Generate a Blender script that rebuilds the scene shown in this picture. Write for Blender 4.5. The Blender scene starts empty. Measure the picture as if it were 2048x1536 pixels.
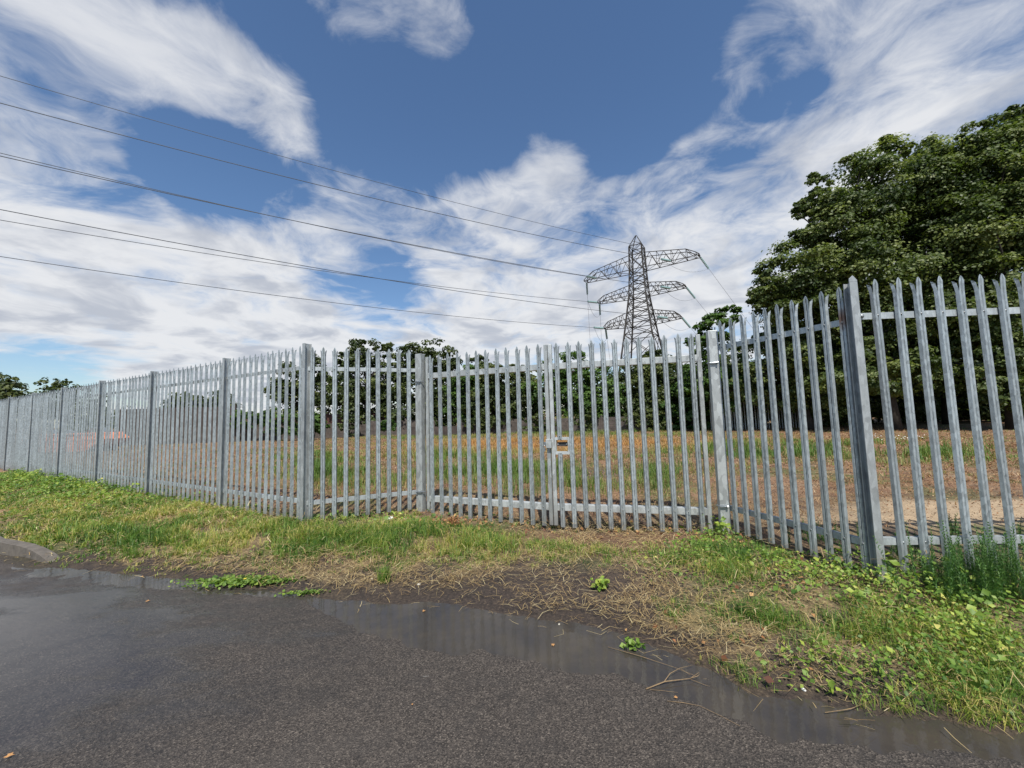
import bpy, bmesh, math, random
import numpy as np
from mathutils import Vector, Matrix
R = math.radians
rng = np.random.default_rng(7)
random.seed(7)
S = bpy.context.scene
COL = S.collection

# ------------------------------------------------------------------ camera
FPX, CXP, CYP = 769.0, 1024.0, 768.0
PITCH, ROLL, CAMH = R(4.5), R(1.645), 1.4
_f = np.array([0, math.cos(PITCH), math.sin(PITCH)])
_r0 = np.array([1.0, 0, 0]); _u0 = np.array([0, -math.sin(PITCH), math.cos(PITCH)])
_r = math.cos(ROLL) * _r0 - math.sin(ROLL) * _u0
_u = math.sin(ROLL) * _r0 + math.cos(ROLL) * _u0
CAM = np.array([0, 0, CAMH])
cd = bpy.data.cameras.new('camera'); cam = bpy.data.objects.new('camera', cd); COL.objects.link(cam)
cd.sensor_fit = 'HORIZONTAL'; cd.sensor_width = 36.0; cd.lens = FPX / 2048 * 36.0
cd.clip_start = 0.05; cd.clip_end = 5000
cam.matrix_world = Matrix(((_r[0], _u[0], -_f[0], 0), (_r[1], _u[1], -_f[1], 0), (_r[2], _u[2], -_f[2], CAMH), (0, 0, 0, 1)))
S.camera = cam

def ray(x, y): return _f + _r * (x - CXP) / FPX + _u * (CYP - y) / FPX
def at(x, y, z):
    d = ray(x, y); return CAM + d * (z - CAMH) / d[2]
def atY(x, y, Y):
    d = ray(x, y); return CAM + d * Y / d[1]
def proj(P):
    d = np.asarray(P) - CAM; k = d @ _f
    return CXP + FPX * (d @ _r) / k, CYP - FPX * (d @ _u) / k

# ------------------------------------------------------------------ world: Nishita sky with broken cloud
SUN_EL, SUN_AZ = R(56), R(179)          # azimuth clockwise from +Y: behind the camera
S.view_settings.view_transform = 'Standard'; S.view_settings.look = 'None'
S.view_settings.exposure = 0.18; S.view_settings.gamma = 1.0
W = bpy.data.worlds.new('World'); S.world = W; W.use_nodes = True
wt = W.node_tree; wt.nodes.clear()
def N(t, kind, **kw):
    n = t.nodes.new(kind)
    for k, v in kw.items(): setattr(n, k, v)
    return n
def MATH(t, op, a, b=None, c=None, clamp=False):
    n = t.nodes.new('ShaderNodeMath'); n.operation = op; n.use_clamp = clamp
    for i, v in enumerate((a, b, c)):
        if v is None: continue
        if isinstance(v, (int, float)): n.inputs[i].default_value = v
        else: t.links.new(v, n.inputs[i])
    return n.outputs[0]
def VM(t, op, a, b=None, out=0):
    n = t.nodes.new('ShaderNodeVectorMath'); n.operation = op
    for i, v in enumerate((a, b)):
        if v is None: continue
        if isinstance(v, (tuple, list, np.ndarray)): n.inputs[i].default_value = tuple(v)
        else: t.links.new(v, n.inputs[i])
    return n.outputs[out]
def SS(t, x, lo, hi):
    n = t.nodes.new('ShaderNodeMapRange'); n.interpolation_type = 'SMOOTHSTEP'
    t.links.new(x, n.inputs[0]); n.inputs[1].default_value = lo; n.inputs[2].default_value = hi
    return n.outputs[0]
def NOISE(t, vec, scale, detail=4, rough=0.55, dist=0.0, out=0):
    n = t.nodes.new('ShaderNodeTexNoise'); n.inputs['Scale'].default_value = scale
    n.inputs['Detail'].default_value = detail; n.inputs['Roughness'].default_value = rough
    n.inputs['Distortion'].default_value = dist
    if vec is not None: t.links.new(vec, n.inputs['Vector'])
    return n.outputs[out]
def MIXC(t, fac, a, b, mode='MIX'):
    n = t.nodes.new('ShaderNodeMix'); n.data_type = 'RGBA'; n.blend_type = mode
    for sock, v in ((n.inputs[0], fac), (n.inputs[6], a), (n.inputs[7], b)):
        if isinstance(v, (int, float)): sock.default_value = v
        elif isinstance(v, (tuple, list)): sock.default_value = tuple(v) + (1,) if len(v) == 3 else v
        else: t.links.new(v, sock)
    return n.outputs[2]

SKY_STRENGTH = 0.12
sky = N(wt, 'ShaderNodeTexSky', sky_type='NISHITA', sun_disc=False)
sky.sun_elevation = SUN_EL; sky.sun_rotation = SUN_AZ
sky.altitude = 50; sky.air_density = 1.0; sky.dust_density = 0.6; sky.ozone_density = 3.5
tc = N(wt, 'ShaderNodeTexCoord'); dirv = tc.outputs['Generated']
sep = N(wt, 'ShaderNodeSeparateXYZ'); wt.links.new(dirv, sep.inputs[0])
zc = MATH(wt, 'ADD', MATH(wt, 'MAXIMUM', sep.outputs[2], 0.0), 0.16)
cmb = N(wt, 'ShaderNodeCombineXYZ')
wt.links.new(MATH(wt, 'DIVIDE', sep.outputs[0], zc), cmb.inputs[0])
wt.links.new(MATH(wt, 'DIVIDE', sep.outputs[1], zc), cmb.inputs[1])
pl = cmb.outputs[0]                                            # the cloud deck seen as a flat layer
warp = VM(wt, 'SUBTRACT', NOISE(wt, pl, 1.6, 3, 0.5, 0, 1), (0.5, 0.5, 0.5))
sc_ = N(wt, 'ShaderNodeVectorMath', operation='SCALE'); wt.links.new(warp, sc_.inputs[0]); sc_.inputs['Scale'].default_value = 0.5
plw = VM(wt, 'ADD', pl, sc_.outputs[0])
mp = N(wt, 'ShaderNodeMapping'); wt.links.new(plw, mp.inputs[0])
mp.inputs['Rotation'].default_value = (0, 0, R(6)); mp.inputs['Scale'].default_value = (1.0, 0.6, 1)
n1 = NOISE(wt, mp.outputs[0], 2.1, 8, 0.55, 0.3)
n2 = NOISE(wt, plw, 5.0, 9, 0.64, 0.35)
nn = MATH(wt, 'ADD', MATH(wt, 'MULTIPLY', n1, 0.58), MATH(wt, 'MULTIPLY', n2, 0.42))
nn = MATH(wt, 'ADD', MATH(wt, 'MULTIPLY', MATH(wt, 'SUBTRACT', nn, .5), 2.7), .31)
# banks of cloud: (pixel of the photo that the bank's middle is seen at, apparent radius, strength)
BANKS = [(40, 70, 200, .22), (240, 90, 150, .24), (390, 130, 100, .24), (500, 190, 120, .24), (560, 240, 90, .2), (450, 150, 90, .12), (300, 230, 150, .15), (60, 330, 130, .30), (200, 330, 110, .24), (50, 190, 60, -.10), (130, 440, 60, -.16), (20, 420, 50, -.1),
         (590, 215, 60, .10), (560, 290, 80, .08), (40, 560, 200, .35), (220, 470, 130, .25), (370, 470, 110, .24), (250, 640, 280, .45), (560, 690, 200, .45), (800, 680, 220, .45),
         (490, 620, 140, .22), (660, 400, 120, .36), (820, 420, 130, .24), (620, 480, 90, .2), (930, 470, 120, .2), (1060, 430, 150, .36), (1110, 310, 70, .22),
         (1060, 580, 200, .42), (1230, 560, 220, .42), (1330, 400, 120, .36), (1480, 330, 150, .45), (1600, 430, 200, .5), (1450, 560, 220, .5),
         (1560, 60, 120, .34), (1430, 110, 60, .2), (1650, 60, 90, .3), (1850, 90, 170, .5), (2010, 160, 260, .6), (1800, 300, 190, .5), (1400, 175, 35, .1),
         (800, 5, 130, .36), (880, 60, 100, .32), (930, 100, 90, .2), (690, 5, 100, .26), (2200, 400, 400, .6), (-300, 300, 400, .25), (870, 270, 50, .08), (740, 290, 50, .08),
         (700, 130, 190, -.22), (1150, 130, 240, -.30), (470, 370, 130, -.26), (340, 400, 110, -.16), (720, 560, 110, -.34), (880, 560, 90, -.30), (590, 560, 60, -.2), (620, 330, 120, -.12), (180, 200, 90, -.07), (900, 200, 200, -.2), (1300, 200, 160, -.16), (900, 300, 130, -.10), (1570, 190, 80, -.30), (1700, 210, 60, -.22), (1760, 200, 50, -.15), (330, 290, 90, -.18), (130, 250, 60, -.14), (420, 330, 90, -.2), (1250, 280, 90, -.1), (560, 60, 90, -.1),
         (60, 760, 110, -.42), (200, 400, 60, -.08), (350, 350, 60, -.08), (900, 540, 60, -.1), (430, 580, 70, -.08)]
bias = None
for (bx, by, br, bw) in BANKS:
    d = ray(bx, by); d = d / np.linalg.norm(d)
    e = ray(bx + br * 1.35, by); e = e / np.linalg.norm(e)
    e2 = ray(bx, by + br * 1.35); e2 = e2 / np.linalg.norm(e2)
    co = 0.5 * (float(d @ e) + float(d @ e2))
    v = MATH(wt, 'MULTIPLY', SS(wt, VM(wt, 'DOT_PRODUCT', dirv, d, 1), co, 1.0), bw * (1.05 if bw > 0 else 1.25))
    bias = v if bias is None else MATH(wt, 'ADD', bias, v)
back = SS(wt, sep.outputs[1], 0.35, -0.2)                       # the half of the sky behind: broken cloud
bias = MATH(wt, 'ADD', bias, MATH(wt, 'MULTIPLY', back, 0.16))
cap = MATH(wt, 'ADD', MATH(wt, 'MULTIPLY', SS(wt, sep.outputs[2], .46, .16), .40), .37)   # thicker sheet towards the horizon
den = MATH(wt, 'ADD', nn, MATH(wt, 'MAXIMUM', MATH(wt, 'MINIMUM', bias, cap), -.5))
cover = SS(wt, den, 0.37, 1.02)
cover = MATH(wt, 'MULTIPLY', cover, MATH(wt, 'SUBTRACT', 1.0, MATH(wt, 'MULTIPLY', SS(wt, sep.outputs[2], .40, .62), .16)))
cover = MATH(wt, 'MULTIPLY', MATH(wt, 'POWER', cover, 0.75), 0.97)
shade = SS(wt, MATH(wt, 'ADD', NOISE(wt, plw, 3.1, 5, 0.55), MATH(wt, 'MULTIPLY', den, -0.12)), 0.20, 0.46)
CL_BRIGHT, CL_DARK = 6.1, 4.1
cloud = MIXC(wt, shade, (CL_DARK * .93, CL_DARK * .99, CL_DARK * 1.12), (CL_BRIGHT * .985, CL_BRIGHT * 1.0, CL_BRIGHT * 1.03))
hs = N(wt, 'ShaderNodeHueSaturation'); hs.inputs['Saturation'].default_value = 1.08; wt.links.new(sky.outputs[0], hs.inputs['Color'])
wcol = MIXC(wt, cover, hs.outputs[0], cloud)
bg = N(wt, 'ShaderNodeBackground'); bg.inputs['Strength'].default_value = SKY_STRENGTH
wt.links.new(wcol, bg.inputs['Color'])
wo = N(wt, 'ShaderNodeOutputWorld'); wt.links.new(bg.outputs[0], wo.inputs[0])

# ------------------------------------------------------------------ sun
sd = bpy.data.lights.new('sun', 'SUN'); sd.energy = 5.0; sd.angle = R(0.55); sd.color = (1.0, 0.955, 0.88)
sun = bpy.data.objects.new('sun', sd); COL.objects.link(sun)
sv = Vector((math.sin(SUN_AZ) * math.cos(SUN_EL), math.cos(SUN_AZ) * math.cos(SUN_EL), math.sin(SUN_EL)))
sun.rotation_euler = sv.to_track_quat('Z', 'Y').to_euler(); sun.location = sv * 60

# ------------------------------------------------------------------ materials
def mat(name):
    m = bpy.data.materials.new(name); m.use_nodes = True
    t = m.node_tree; b = t.nodes['Principled BSDF']
    return m, t, b
def bump(t, b, h, strength=0.3, dist=0.01):
    n = t.nodes.new('ShaderNodeBump'); n.inputs['Strength'].default_value = strength; n.inputs['Distance'].default_value = dist
    t.links.new(h, n.inputs['Height']); t.links.new(n.outputs[0], b.inputs['Normal'])
def pos(t): return N(t, 'ShaderNodeNewGeometry').outputs['Position']
def ramp(t, fac, stops):
    n = t.nodes.new('ShaderNodeValToRGB'); cr = n.color_ramp
    while len(cr.elements) < len(stops): cr.elements.new(0.5)
    for e, (p, c) in zip(cr.elements, stops): e.position = p; e.color = tuple(c) + (1,)
    t.links.new(fac, n.inputs[0]); return n.outputs[0]

def galv(name, base, metallic=0.35, rough=0.42, spangle=0.25, scale=60, rust=False):
    m, t, b = mat(name); p = pos(t)
    mpz = N(t, 'ShaderNodeMapping'); t.links.new(p, mpz.inputs[0]); mpz.inputs['Scale'].default_value = (1, 1, .45)
    v = N(t, 'ShaderNodeTexVoronoi'); v.inputs['Scale'].default_value = scale; t.links.new(mpz.outputs[0], v.inputs['Vector'])
    sp = N(t, 'ShaderNodeSeparateColor'); t.links.new(v.outputs['Color'], sp.inputs[0])
    fine = NOISE(t, p, 130, 3, 0.6); big = NOISE(t, mpz.outputs[0], 5, 4, 0.6)
    k = MATH(t, 'ADD', MATH(t, 'MULTIPLY', sp.outputs[0], spangle), MATH(t, 'MULTIPLY', big, 0.7))
    k = MATH(t, 'ADD', k, MATH(t, 'MULTIPLY', fine, 0.35))
    c = ramp(t, k, [(0.25, [x * .62 for x in base]), (0.62, base), (0.95, [min(.8, x * 1.4) for x in base])])
    oi = N(t, 'ShaderNodeObjectInfo')
    c = MIXC(t, MATH(t, 'MULTIPLY', oi.outputs['Random'], .30), c, (.13, .135, .13))
    tco = N(t, 'ShaderNodeTexCoord'); so = N(t, 'ShaderNodeSeparateXYZ'); t.links.new(tco.outputs['Object'], so.inputs[0])
    dirt = MATH(t, 'MULTIPLY', SS(t, MATH(t, 'ADD', so.outputs[2], MATH(t, 'MULTIPLY', big, .35)), .42, .12), .45)
    if name != 'galvanised_rail_steel': c = MIXC(t, dirt, c, (.17, .155, .125))
    if rust:
        rm = SS(t, MATH(t, 'ADD', MATH(t, 'ABSOLUTE', MATH(t, 'SUBTRACT', so.outputs[2], 2.12)), MATH(t, 'MULTIPLY', big, .22)), .24, .10)
        c = MIXC(t, MATH(t, 'MULTIPLY', rm, .85), c, (.16, .07, .035))
    t.links.new(c, b.inputs['Base Color']); b.inputs['Metallic'].default_value = metallic
    t.links.new(MATH(t, 'ADD', MATH(t, 'MULTIPLY', big, 0.3), rough - 0.12), b.inputs['Roughness'])
    bump(t, b, k, 0.25, 0.002)
    return m
M_GALV = galv('galvanised_steel', (.33, .365, .375), metallic=.45, spangle=.5)
M_GALV_RUST = galv('rust_stained_galvanised_steel', (.33, .365, .375), metallic=.45, spangle=.5, rust=True)
M_POST = galv('galvanised_post_steel', (.36, .38, .38), scale=35, spangle=.35)
M_RAIL = galv('galvanised_rail_steel', (.42, .455, .46), metallic=.3)
M_GATE = galv('hot_dip_galvanised_gate', (.39, .41, .405), metallic=.35, spangle=.5, scale=28)
M_BOLT = galv('bolt_steel', (.30, .33, .35), metallic=.6, rough=.35)

def plain(name, col, rough=0.7, metallic=0.0, var=0.35, scale=12, bmp=0.2):
    m, t, b = mat(name); p = pos(t)
    n = NOISE(t, p, scale, 5, 0.65)
    t.links.new(ramp(t, n, [(0.3, [c * (1 - var) for c in col]), (0.7, [min(.9, c * (1 + var)) for c in col])]), b.inputs['Base Color'])
    b.inputs['Roughness'].default_value = rough; b.inputs['Metallic'].default_value = metallic
    if bmp: bump(t, b, n, bmp, 0.01)
    return m
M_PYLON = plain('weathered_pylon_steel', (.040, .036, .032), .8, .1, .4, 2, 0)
M_INS = plain('insulator_glass', (.22, .33, .32), .25, 0, .15, 20, 0)
M_WIRE = plain('conductor_cable', (.07, .08, .095), .6, .3, .1, 5, 0)
M_WIRE_PALE = plain('pale_cable', (.25, .27, .30), .6, .2, .1, 5, 0)
M_BARK = plain('bark', (.038, .030, .023), .9, 0, .45, 9, .6)
M_SKIP = plain('faded_red_skip_paint', (.66, .23, .11), .6, 0, .3, 3, .1)
M_SKIP_RIB = plain('faded_skip_rib', (.60, .24, .15), .6, 0, .25, 5, .1)
M_SCRAP = plain('scrap_metal', (.30, .33, .36), .4, .5, .4, 6, .2)
M_CONC = plain('weathered_concrete', (.08, .066, .057), .9, 0, .5, 3, .4)
M_RUST = plain('rusty_sheet', (.085, .038, .027), .85, 0, .5, 2.5, .2)
M_BROWN = plain('dark_brown_boards', (.055, .042, .036), .9, 0, .4, 2.5, .2)
M_KERB = plain('kerb_concrete', (.115, .10, .082), .85, 0, .35, 14, .3)
M_STONE = plain('pale_stone', (.48, .44, .36), .8, 0, .2, 40, .3)
M_TWIG = plain('dry_twig', (.22, .15, .08), .8, 0, .3, 60, .2)
M_DEADLEAF = plain('fallen_leaf', (.42, .22, .08), .6, 0, .3, 60, .2)
M_PAPER = plain('white_scrap', (.75, .74, .70), .7, 0, .1, 30, .2)
M_CARD = plain('brown_card', (.40, .28, .17), .85, 0, .3, 30, .2)
M_RAIL_DARK = plain('dark_railing', (.03, .03, .032), .7, 0, .2, 5, 0)
M_YEL = plain('yellow_petal', (.75, .6, .05), .6, 0, .1, 60, 0)
M_WHITEFL = plain('white_petal', (.8, .8, .76), .6, 0, .1, 60, 0)

def leafmat(name, stops, trans=0.35, rough=0.5):
    m, t, b = mat(name)
    a = N(t, 'ShaderNodeAttribute', attribute_name='tint')
    c = ramp(t, a.outputs['Fac'], stops)
    t.links.new(c, b.inputs['Base Color']); b.inputs['Roughness'].default_value = rough
    b.inputs['Specular IOR Level'].default_value = 0.35
    tr = N(t, 'ShaderNodeBsdfTranslucent')
    t.links.new(MIXC(t, 1.0, c, (1.1, 1.25, .55), 'MULTIPLY'), tr.inputs[0])
    mx = N(t, 'ShaderNodeMixShader'); mx.inputs[0].default_value = trans
    t.links.new(b.outputs[0], mx.inputs[1]); t.links.new(tr.outputs[0], mx.inputs[2])
    t.links.new(mx.outputs[0], t.nodes['Material Output'].inputs[0])
    return m
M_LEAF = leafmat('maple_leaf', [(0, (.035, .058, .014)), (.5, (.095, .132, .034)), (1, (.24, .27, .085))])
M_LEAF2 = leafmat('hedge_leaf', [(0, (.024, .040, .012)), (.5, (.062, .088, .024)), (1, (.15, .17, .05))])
M_LEAF3 = leafmat('bright_shrub_leaf', [(0, (.03, .07, .012)), (.5, (.065, .125, .022)), (1, (.12, .20, .04))])
M_GRASS = leafmat('verge_grass', [(0, (.05, .12, .02)), (.3, (.115, .22, .035)), (.55, (.23, .31, .055)), (.78, (.42, .39, .09)), (1, (.60, .48, .20))], .35)
M_STRAW = leafmat('cut_straw', [(0, (.13, .075, .035)), (.4, (.34, .23, .10)), (.75, (.50, .38, .18)), (1, (.62, .52, .30))], .15, .6)
M_FIELDG = leafmat('field_weeds', [(0, (.07, .145, .025)), (.4, (.18, .25, .05)), (.6, (.30, .27, .10)), (.8, (.46, .29, .11)), (1, (.50, .26, .09))], .25)
M_WEED = leafmat('broad_weed_leaf', [(0, (.055, .12, .02)), (.5, (.17, .27, .04)), (.85, (.40, .46, .08)), (1, (.62, .56, .17))], .3)
M_HORSE = leafmat('horsetail_green', [(0, (.035, .10, .02)), (.6, (.075, .17, .035)), (1, (.15, .25, .06))], .2)
M_FLIT = leafmat('field_stalks', [(0, (.075, .03, .016)), (.35, (.21, .105, .05)), (.7, (.36, .23, .12)), (1, (.54, .41, .25))], .1, .7)
M_BRLEAF = leafmat('dead_leaf_litter', [(0, (.09, .035, .02)), (.5, (.24, .10, .04)), (1, (.50, .30, .12))], .1, .65)

# ------------------------------------------------------------------ mesh helpers
def link(name, me, m, parent=None):
    o = bpy.data.objects.new(name, me); COL.objects.link(o)
    if m is not None and not me.materials: me.materials.append(m)
    if parent is not None: o.parent = parent
    return o
def tag(o, label=None, cat=None, group=None, kind=None):
    if label: o['label'] = label
    if cat: o['category'] = cat
    if group: o['group'] = group
    if kind: o['kind'] = kind
    return o
def thing(name, label, cat, loc=(0, 0, 0), rz=0, group=None):
    o = bpy.data.objects.new(name, None); COL.objects.link(o)
    o.location = loc; o.rotation_euler = (0, 0, rz); o.empty_display_size = .2
    return tag(o, label, cat, group)
def tri_mesh(name, V, T, tint=None, smooth=False):
    V = np.asarray(V, np.float32); T = np.asarray(T, np.int32)
    me = bpy.data.meshes.new(name)
    me.vertices.add(len(V)); me.vertices.foreach_set('co', V.ravel())
    me.loops.add(T.size); me.loops.foreach_set('vertex_index', T.ravel())
    me.polygons.add(len(T)); me.polygons.foreach_set('loop_start', np.arange(0, T.size, 3, dtype=np.int32))
    if tint is not None:
        a = me.attributes.new('tint', 'FLOAT', 'POINT'); a.data.foreach_set('value', np.asarray(tint, np.float32))
    me.update(calc_edges=True)
    if smooth: me.shade_smooth()
    return me
class MB:
    """collects simple shapes into one mesh"""
    def __init__(s): s.v = []; s.f = []
    def box(s, c, d, rz=0.0):
        n = len(s.v); cz, sz = math.cos(rz), math.sin(rz)
        for i in (-1, 1):
            for j in (-1, 1):
                for k in (-1, 1):
                    x, y = i * d[0] / 2, j * d[1] / 2
                    s.v.append((c[0] + x * cz - y * sz, c[1] + x * sz + y * cz, c[2] + k * d[2] / 2))
        s.f += [tuple(n + a for a in q) for q in ((0, 1, 3, 2), (4, 6, 7, 5), (0, 4, 5, 1), (2, 3, 7, 6), (0, 2, 6, 4), (1, 5, 7, 3))]
        return s
    def prism(s, pts, axis, a, b):
        """extrude 2-D outline pts along 'x' (pts are y,z), 'y' (x,z) or 'z' (x,y)"""
        n = len(s.v); k = len(pts)
        for h in (a, b):
            for (p, q) in pts:
                s.v.append({'x': (h, p, q), 'y': (p, h, q), 'z': (p, q, h)}[axis])
        s.f.append(tuple(range(n, n + k))[::-1]); s.f.append(tuple(range(n + k, n + 2 * k)))
        for i in range(k):
            j = (i + 1) % k; s.f.append((n + i, n + j, n + k + j, n + k + i))
        return s
    def tube(s, pts, rad, sides=6, cap=True):
        pts = [Vector(p) for p in pts]; n0 = len(s.v)
        if not hasattr(rad, '__len__'): rad = [rad] * len(pts)
        for i, p in enumerate(pts):
            d = (pts[min(i + 1, len(pts) - 1)] - pts[max(i - 1, 0)]).normalized()
            a = d.cross(Vector((0, 0, 1)))
            if a.length < .05: a = d.cross(Vector((1, 0, 0)))
            a.normalize(); b = d.cross(a)
            for k in range(sides):
                t = 2 * math.pi * k / sides
                s.v.append(tuple(p + (a * math.cos(t) + b * math.sin(t)) * rad[i]))
        for i in range(len(pts) - 1):
            for k in range(sides):
                k2 = (k + 1) % sides; o = n0 + i * sides
                s.f.append((o + k, o + k2, o + sides + k2, o + sides + k))
        if cap:
            s.f.append(tuple(range(n0, n0 + sides))[::-1]); e = n0 + (len(pts) - 1) * sides; s.f.append(tuple(range(e, e + sides)))
        return s
    def mesh(s, name, bevel=0.0, smooth=False):
        me = bpy.data.meshes.new(name); me.from_pydata(s.v, [], s.f)
        bm = bmesh.new(); bm.from_mesh(me); bmesh.ops.recalc_face_normals(bm, faces=bm.faces)
        if bevel: bmesh.ops.bevel(bm, geom=[e for e in bm.edges], offset=bevel, segments=2, profile=.6, affect='EDGES', clamp_overlap=True)
        bm.to_mesh(me); bm.free()
        if smooth: me.shade_smooth()
        return me
    def build(s, name, m, parent=None, **k): return link(name, s.mesh(name, **k), m, parent)

def fbm(x, y, s=1.0, seed=0):
    """cheap smooth noise from rotated sines"""
    r = np.random.default_rng(seed); o = np.zeros_like(np.asarray(x, float)); amp = 0
    for i in range(9):
        a = r.uniform(0, 6.28); f = s * 1.45 ** i * r.uniform(.8, 1.2); w = 0.72 ** i; ph = r.uniform(0, 6.28, 2)
        o = o + w * np.sin((x * math.cos(a) + y * math.sin(a)) * f + ph[0] + 0.8 * np.sin((x * math.sin(a) - y * math.cos(a)) * f * .7 + ph[1])); amp += w
    return o / amp

# ------------------------------------------------------------------ ground levels
RZ = -0.15
EX = [-80, -12, -7.07, -5.9, -5.2, -4.08, -3.1, -1.9, -.78, -.15, .58, 1.09, 1.26, 1.77, 2.31, 6, 80]
EY = [45.0, 8.05, 5.33, 4.70, 4.42, 4.15, 3.90, 3.52, 3.35, 3.15, 2.90, 2.46, 2.25, 2.05, 1.90, 1.2, -13]
def edge_y(x): return np.interp(x, EX, EY)
def edge_d(x, y):
    """rough distance past the road's edge: + on the verge, - on the road"""
    s = np.interp(x, [-12, -5, -2, 0, 1, 2, 6], [.88, .92, .97, .93, .80, .93, .98])
    return (y - edge_y(x)) * s + .07 * fbm(x, y, 4.5, 3) + .035 * fbm(x, y, 18.0, 5)
def gz(x, y):
    x = np.asarray(x, float); y = np.asarray(y, float)
    d = edge_d(x, y)
    t = np.clip(d / 1.5, 0, 1); t = t * t * (3 - 2 * t)
    h = RZ + .035 * np.clip(d / .25, -1.6, 1) + .125 * t
    h = h - .12 * np.exp(-(((x - .6) / 2.2) ** 2 + ((y - 4.9) / 1.6) ** 2)) * np.clip(d, 0, 1)
    h = h + np.clip(d * 2, 0, 1) * (.018 * fbm(x, y, 3.0, 11) + .012 * fbm(x, y, 11.0, 12))
    far = np.clip((y - 8) / 20, 0, 1)
    return h + far * .06 * fbm(x, y, .5, 13)
def pud_w(x): return np.interp(x, [-9, -5.9, -4.2, -3.1, -2.3, -1.9, -1.3, -.7, -.13, .5, 1.17, 1.6, 2.1, 3, 6], [.04, .10, .10, .12, .09, .10, .34, .55, .52, .50, .30, .19, .17, .16, .15])
def roadz(x, y):
    d = -edge_d(x, y); w = pud_w(x)
    z = RZ + np.clip((d - w) * .022, -.009, .010)
    z = z + .0016 * fbm(x, y, 4.0, 21) + .0008 * fbm(x, y, 17.0, 22)
    # shallow hollow that holds water at the left of the road
    return z - .004 * np.exp(-(((x + 5.1) / 1.6) ** 2 + ((y - 3.75) / .5) ** 2))

def axis(lo, hi, step, far_lo, far_hi, g=1.13):
    a = list(np.arange(lo, hi + 1e-6, step)); s = step; v = lo
    while v > far_lo: s *= g; v -= s; a.insert(0, v)
    s = step; v = hi
    while v < far_hi: s *= g; v += s; a.append(v)
    return np.array(a)
def height_grid(name, xs, ys, fn, keep=None):
    X, Y = np.meshgrid(xs, ys); Z = fn(X, Y)
    V = np.stack([X.ravel(), Y.ravel(), Z.ravel()], 1); nx = len(xs)
    i, j = np.meshgrid(np.arange(nx - 1), np.arange(len(ys) - 1)); a = (j * nx + i).ravel()
    if keep is not None:
        k = keep(X, Y).ravel(); a = a[k[a] | k[a + 1] | k[a + nx] | k[a + nx + 1]]
    T = np.concatenate([np.stack([a, a + 1, a + nx + 1], 1), np.stack([a, a + nx + 1, a + nx], 1)])
    return tri_mesh(name, V, T, smooth=True)

def ell(t, p, cx, cy, rx, ry, soft=.5, ang=0.0):
    """soft ellipse on the ground plan"""
    mpn = N(t, 'ShaderNodeMapping', vector_type='TEXTURE'); t.links.new(p, mpn.inputs[0])
    mpn.inputs['Location'].default_value = (cx, cy, 0); mpn.inputs['Rotation'].default_value = (0, 0, ang)
    mpn.inputs['Scale'].default_value = (rx, ry, 1000)
    l = VM(t, 'LENGTH', mpn.outputs[0], None, 1)
    return SS(t, l, 1 + soft, 1 - soft)

# ground
m, t, b = mat('bare_ground'); p = pos(t)
wv = VM(t, 'SUBTRACT', NOISE(t, p, .9, 4, .6, 0, 1), (.5, .5, .5))
w2 = N(t, 'ShaderNodeVectorMath', operation='SCALE'); t.links.new(wv, w2.inputs[0]); w2.inputs['Scale'].default_value = 1.6
pw = VM(t, 'ADD', p, w2.outputs[0])
big, mid, fine = NOISE(t, p, .35, 5, .6), NOISE(t, p, 3.2, 6, .65), NOISE(t, p, 42, 4, .7)
soil = ramp(t, fine, [(.3, (.022, .016, .012)), (.5, (.055, .038, .028)), (.62, (.10, .068, .045)), (.72, (.24, .17, .10))])
thatch = ramp(t, fine, [(.3, (.07, .048, .022)), (.5, (.20, .14, .07)), (.7, (.38, .29, .15))])
green = ramp(t, fine, [(.3, (.04, .06, .015)), (.6, (.10, .14, .03)), (.8, (.2, .2, .07))])
field = ramp(t, fine, [(.28, (.085, .042, .025)), (.46, (.20, .11, .06)), (.62, (.35, .225, .125)), (.76, (.52, .39, .24))])
sand = ramp(t, NOISE(t, VM(t, 'MULTIPLY', p, (1, 5, 1)), 6, 6, .7), [(.3, (.30, .215, .13)), (.6, (.44, .33, .21)), (.8, (.52, .41, .27))])
sepp = N(t, 'ShaderNodeSeparateXYZ'); t.links.new(p, sepp.inputs[0])
c = MIXC(t, SS(t, mid, .42, .60), soil, thatch)
c = MIXC(t, MATH(t, 'MULTIPLY', SS(t, big, .5, .62), .55), c, green)
inn = SS(t, MATH(t, 'ADD', sepp.outputs[1], MATH(t, 'MULTIPLY', mid, 1.2)), 5.6, 7.2)
fld = MIXC(t, MATH(t, 'MULTIPLY', SS(t, NOISE(t, p, .55, 6, .65), .47, .62), .75), field, green)
fld = MIXC(t, MATH(t, 'MULTIPLY', SS(t, NOISE(t, p, 2.1, 6, .7), .48, .62), .55), fld, (.06, .040, .029))
fld = MIXC(t, MATH(t, 'MULTIPLY', SS(t, NOISE(t, p, 1.4, 6, .7), .54, .66), .5), fld, (.40, .31, .20))
c = MIXC(t, inn, c, fld)
c = MIXC(t, MATH(t, 'MULTIPLY', ell(t, pw, 3, 17, 10, 4.5, .35), .45), c, (.36, .22, .10))
c = MIXC(t, MATH(t, 'MULTIPLY', ell(t, pw, 1.9, 9.0, 1.4, .7, .4), .75), c, (.10, .085, .08))
c = MIXC(t, ell(t, pw, 8.0, 4.95, 4.3, .75, .25), c, sand)
c = MIXC(t, ell(t, pw, .1, 3.45, 1.5, .38, .5), c, soil)
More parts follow.
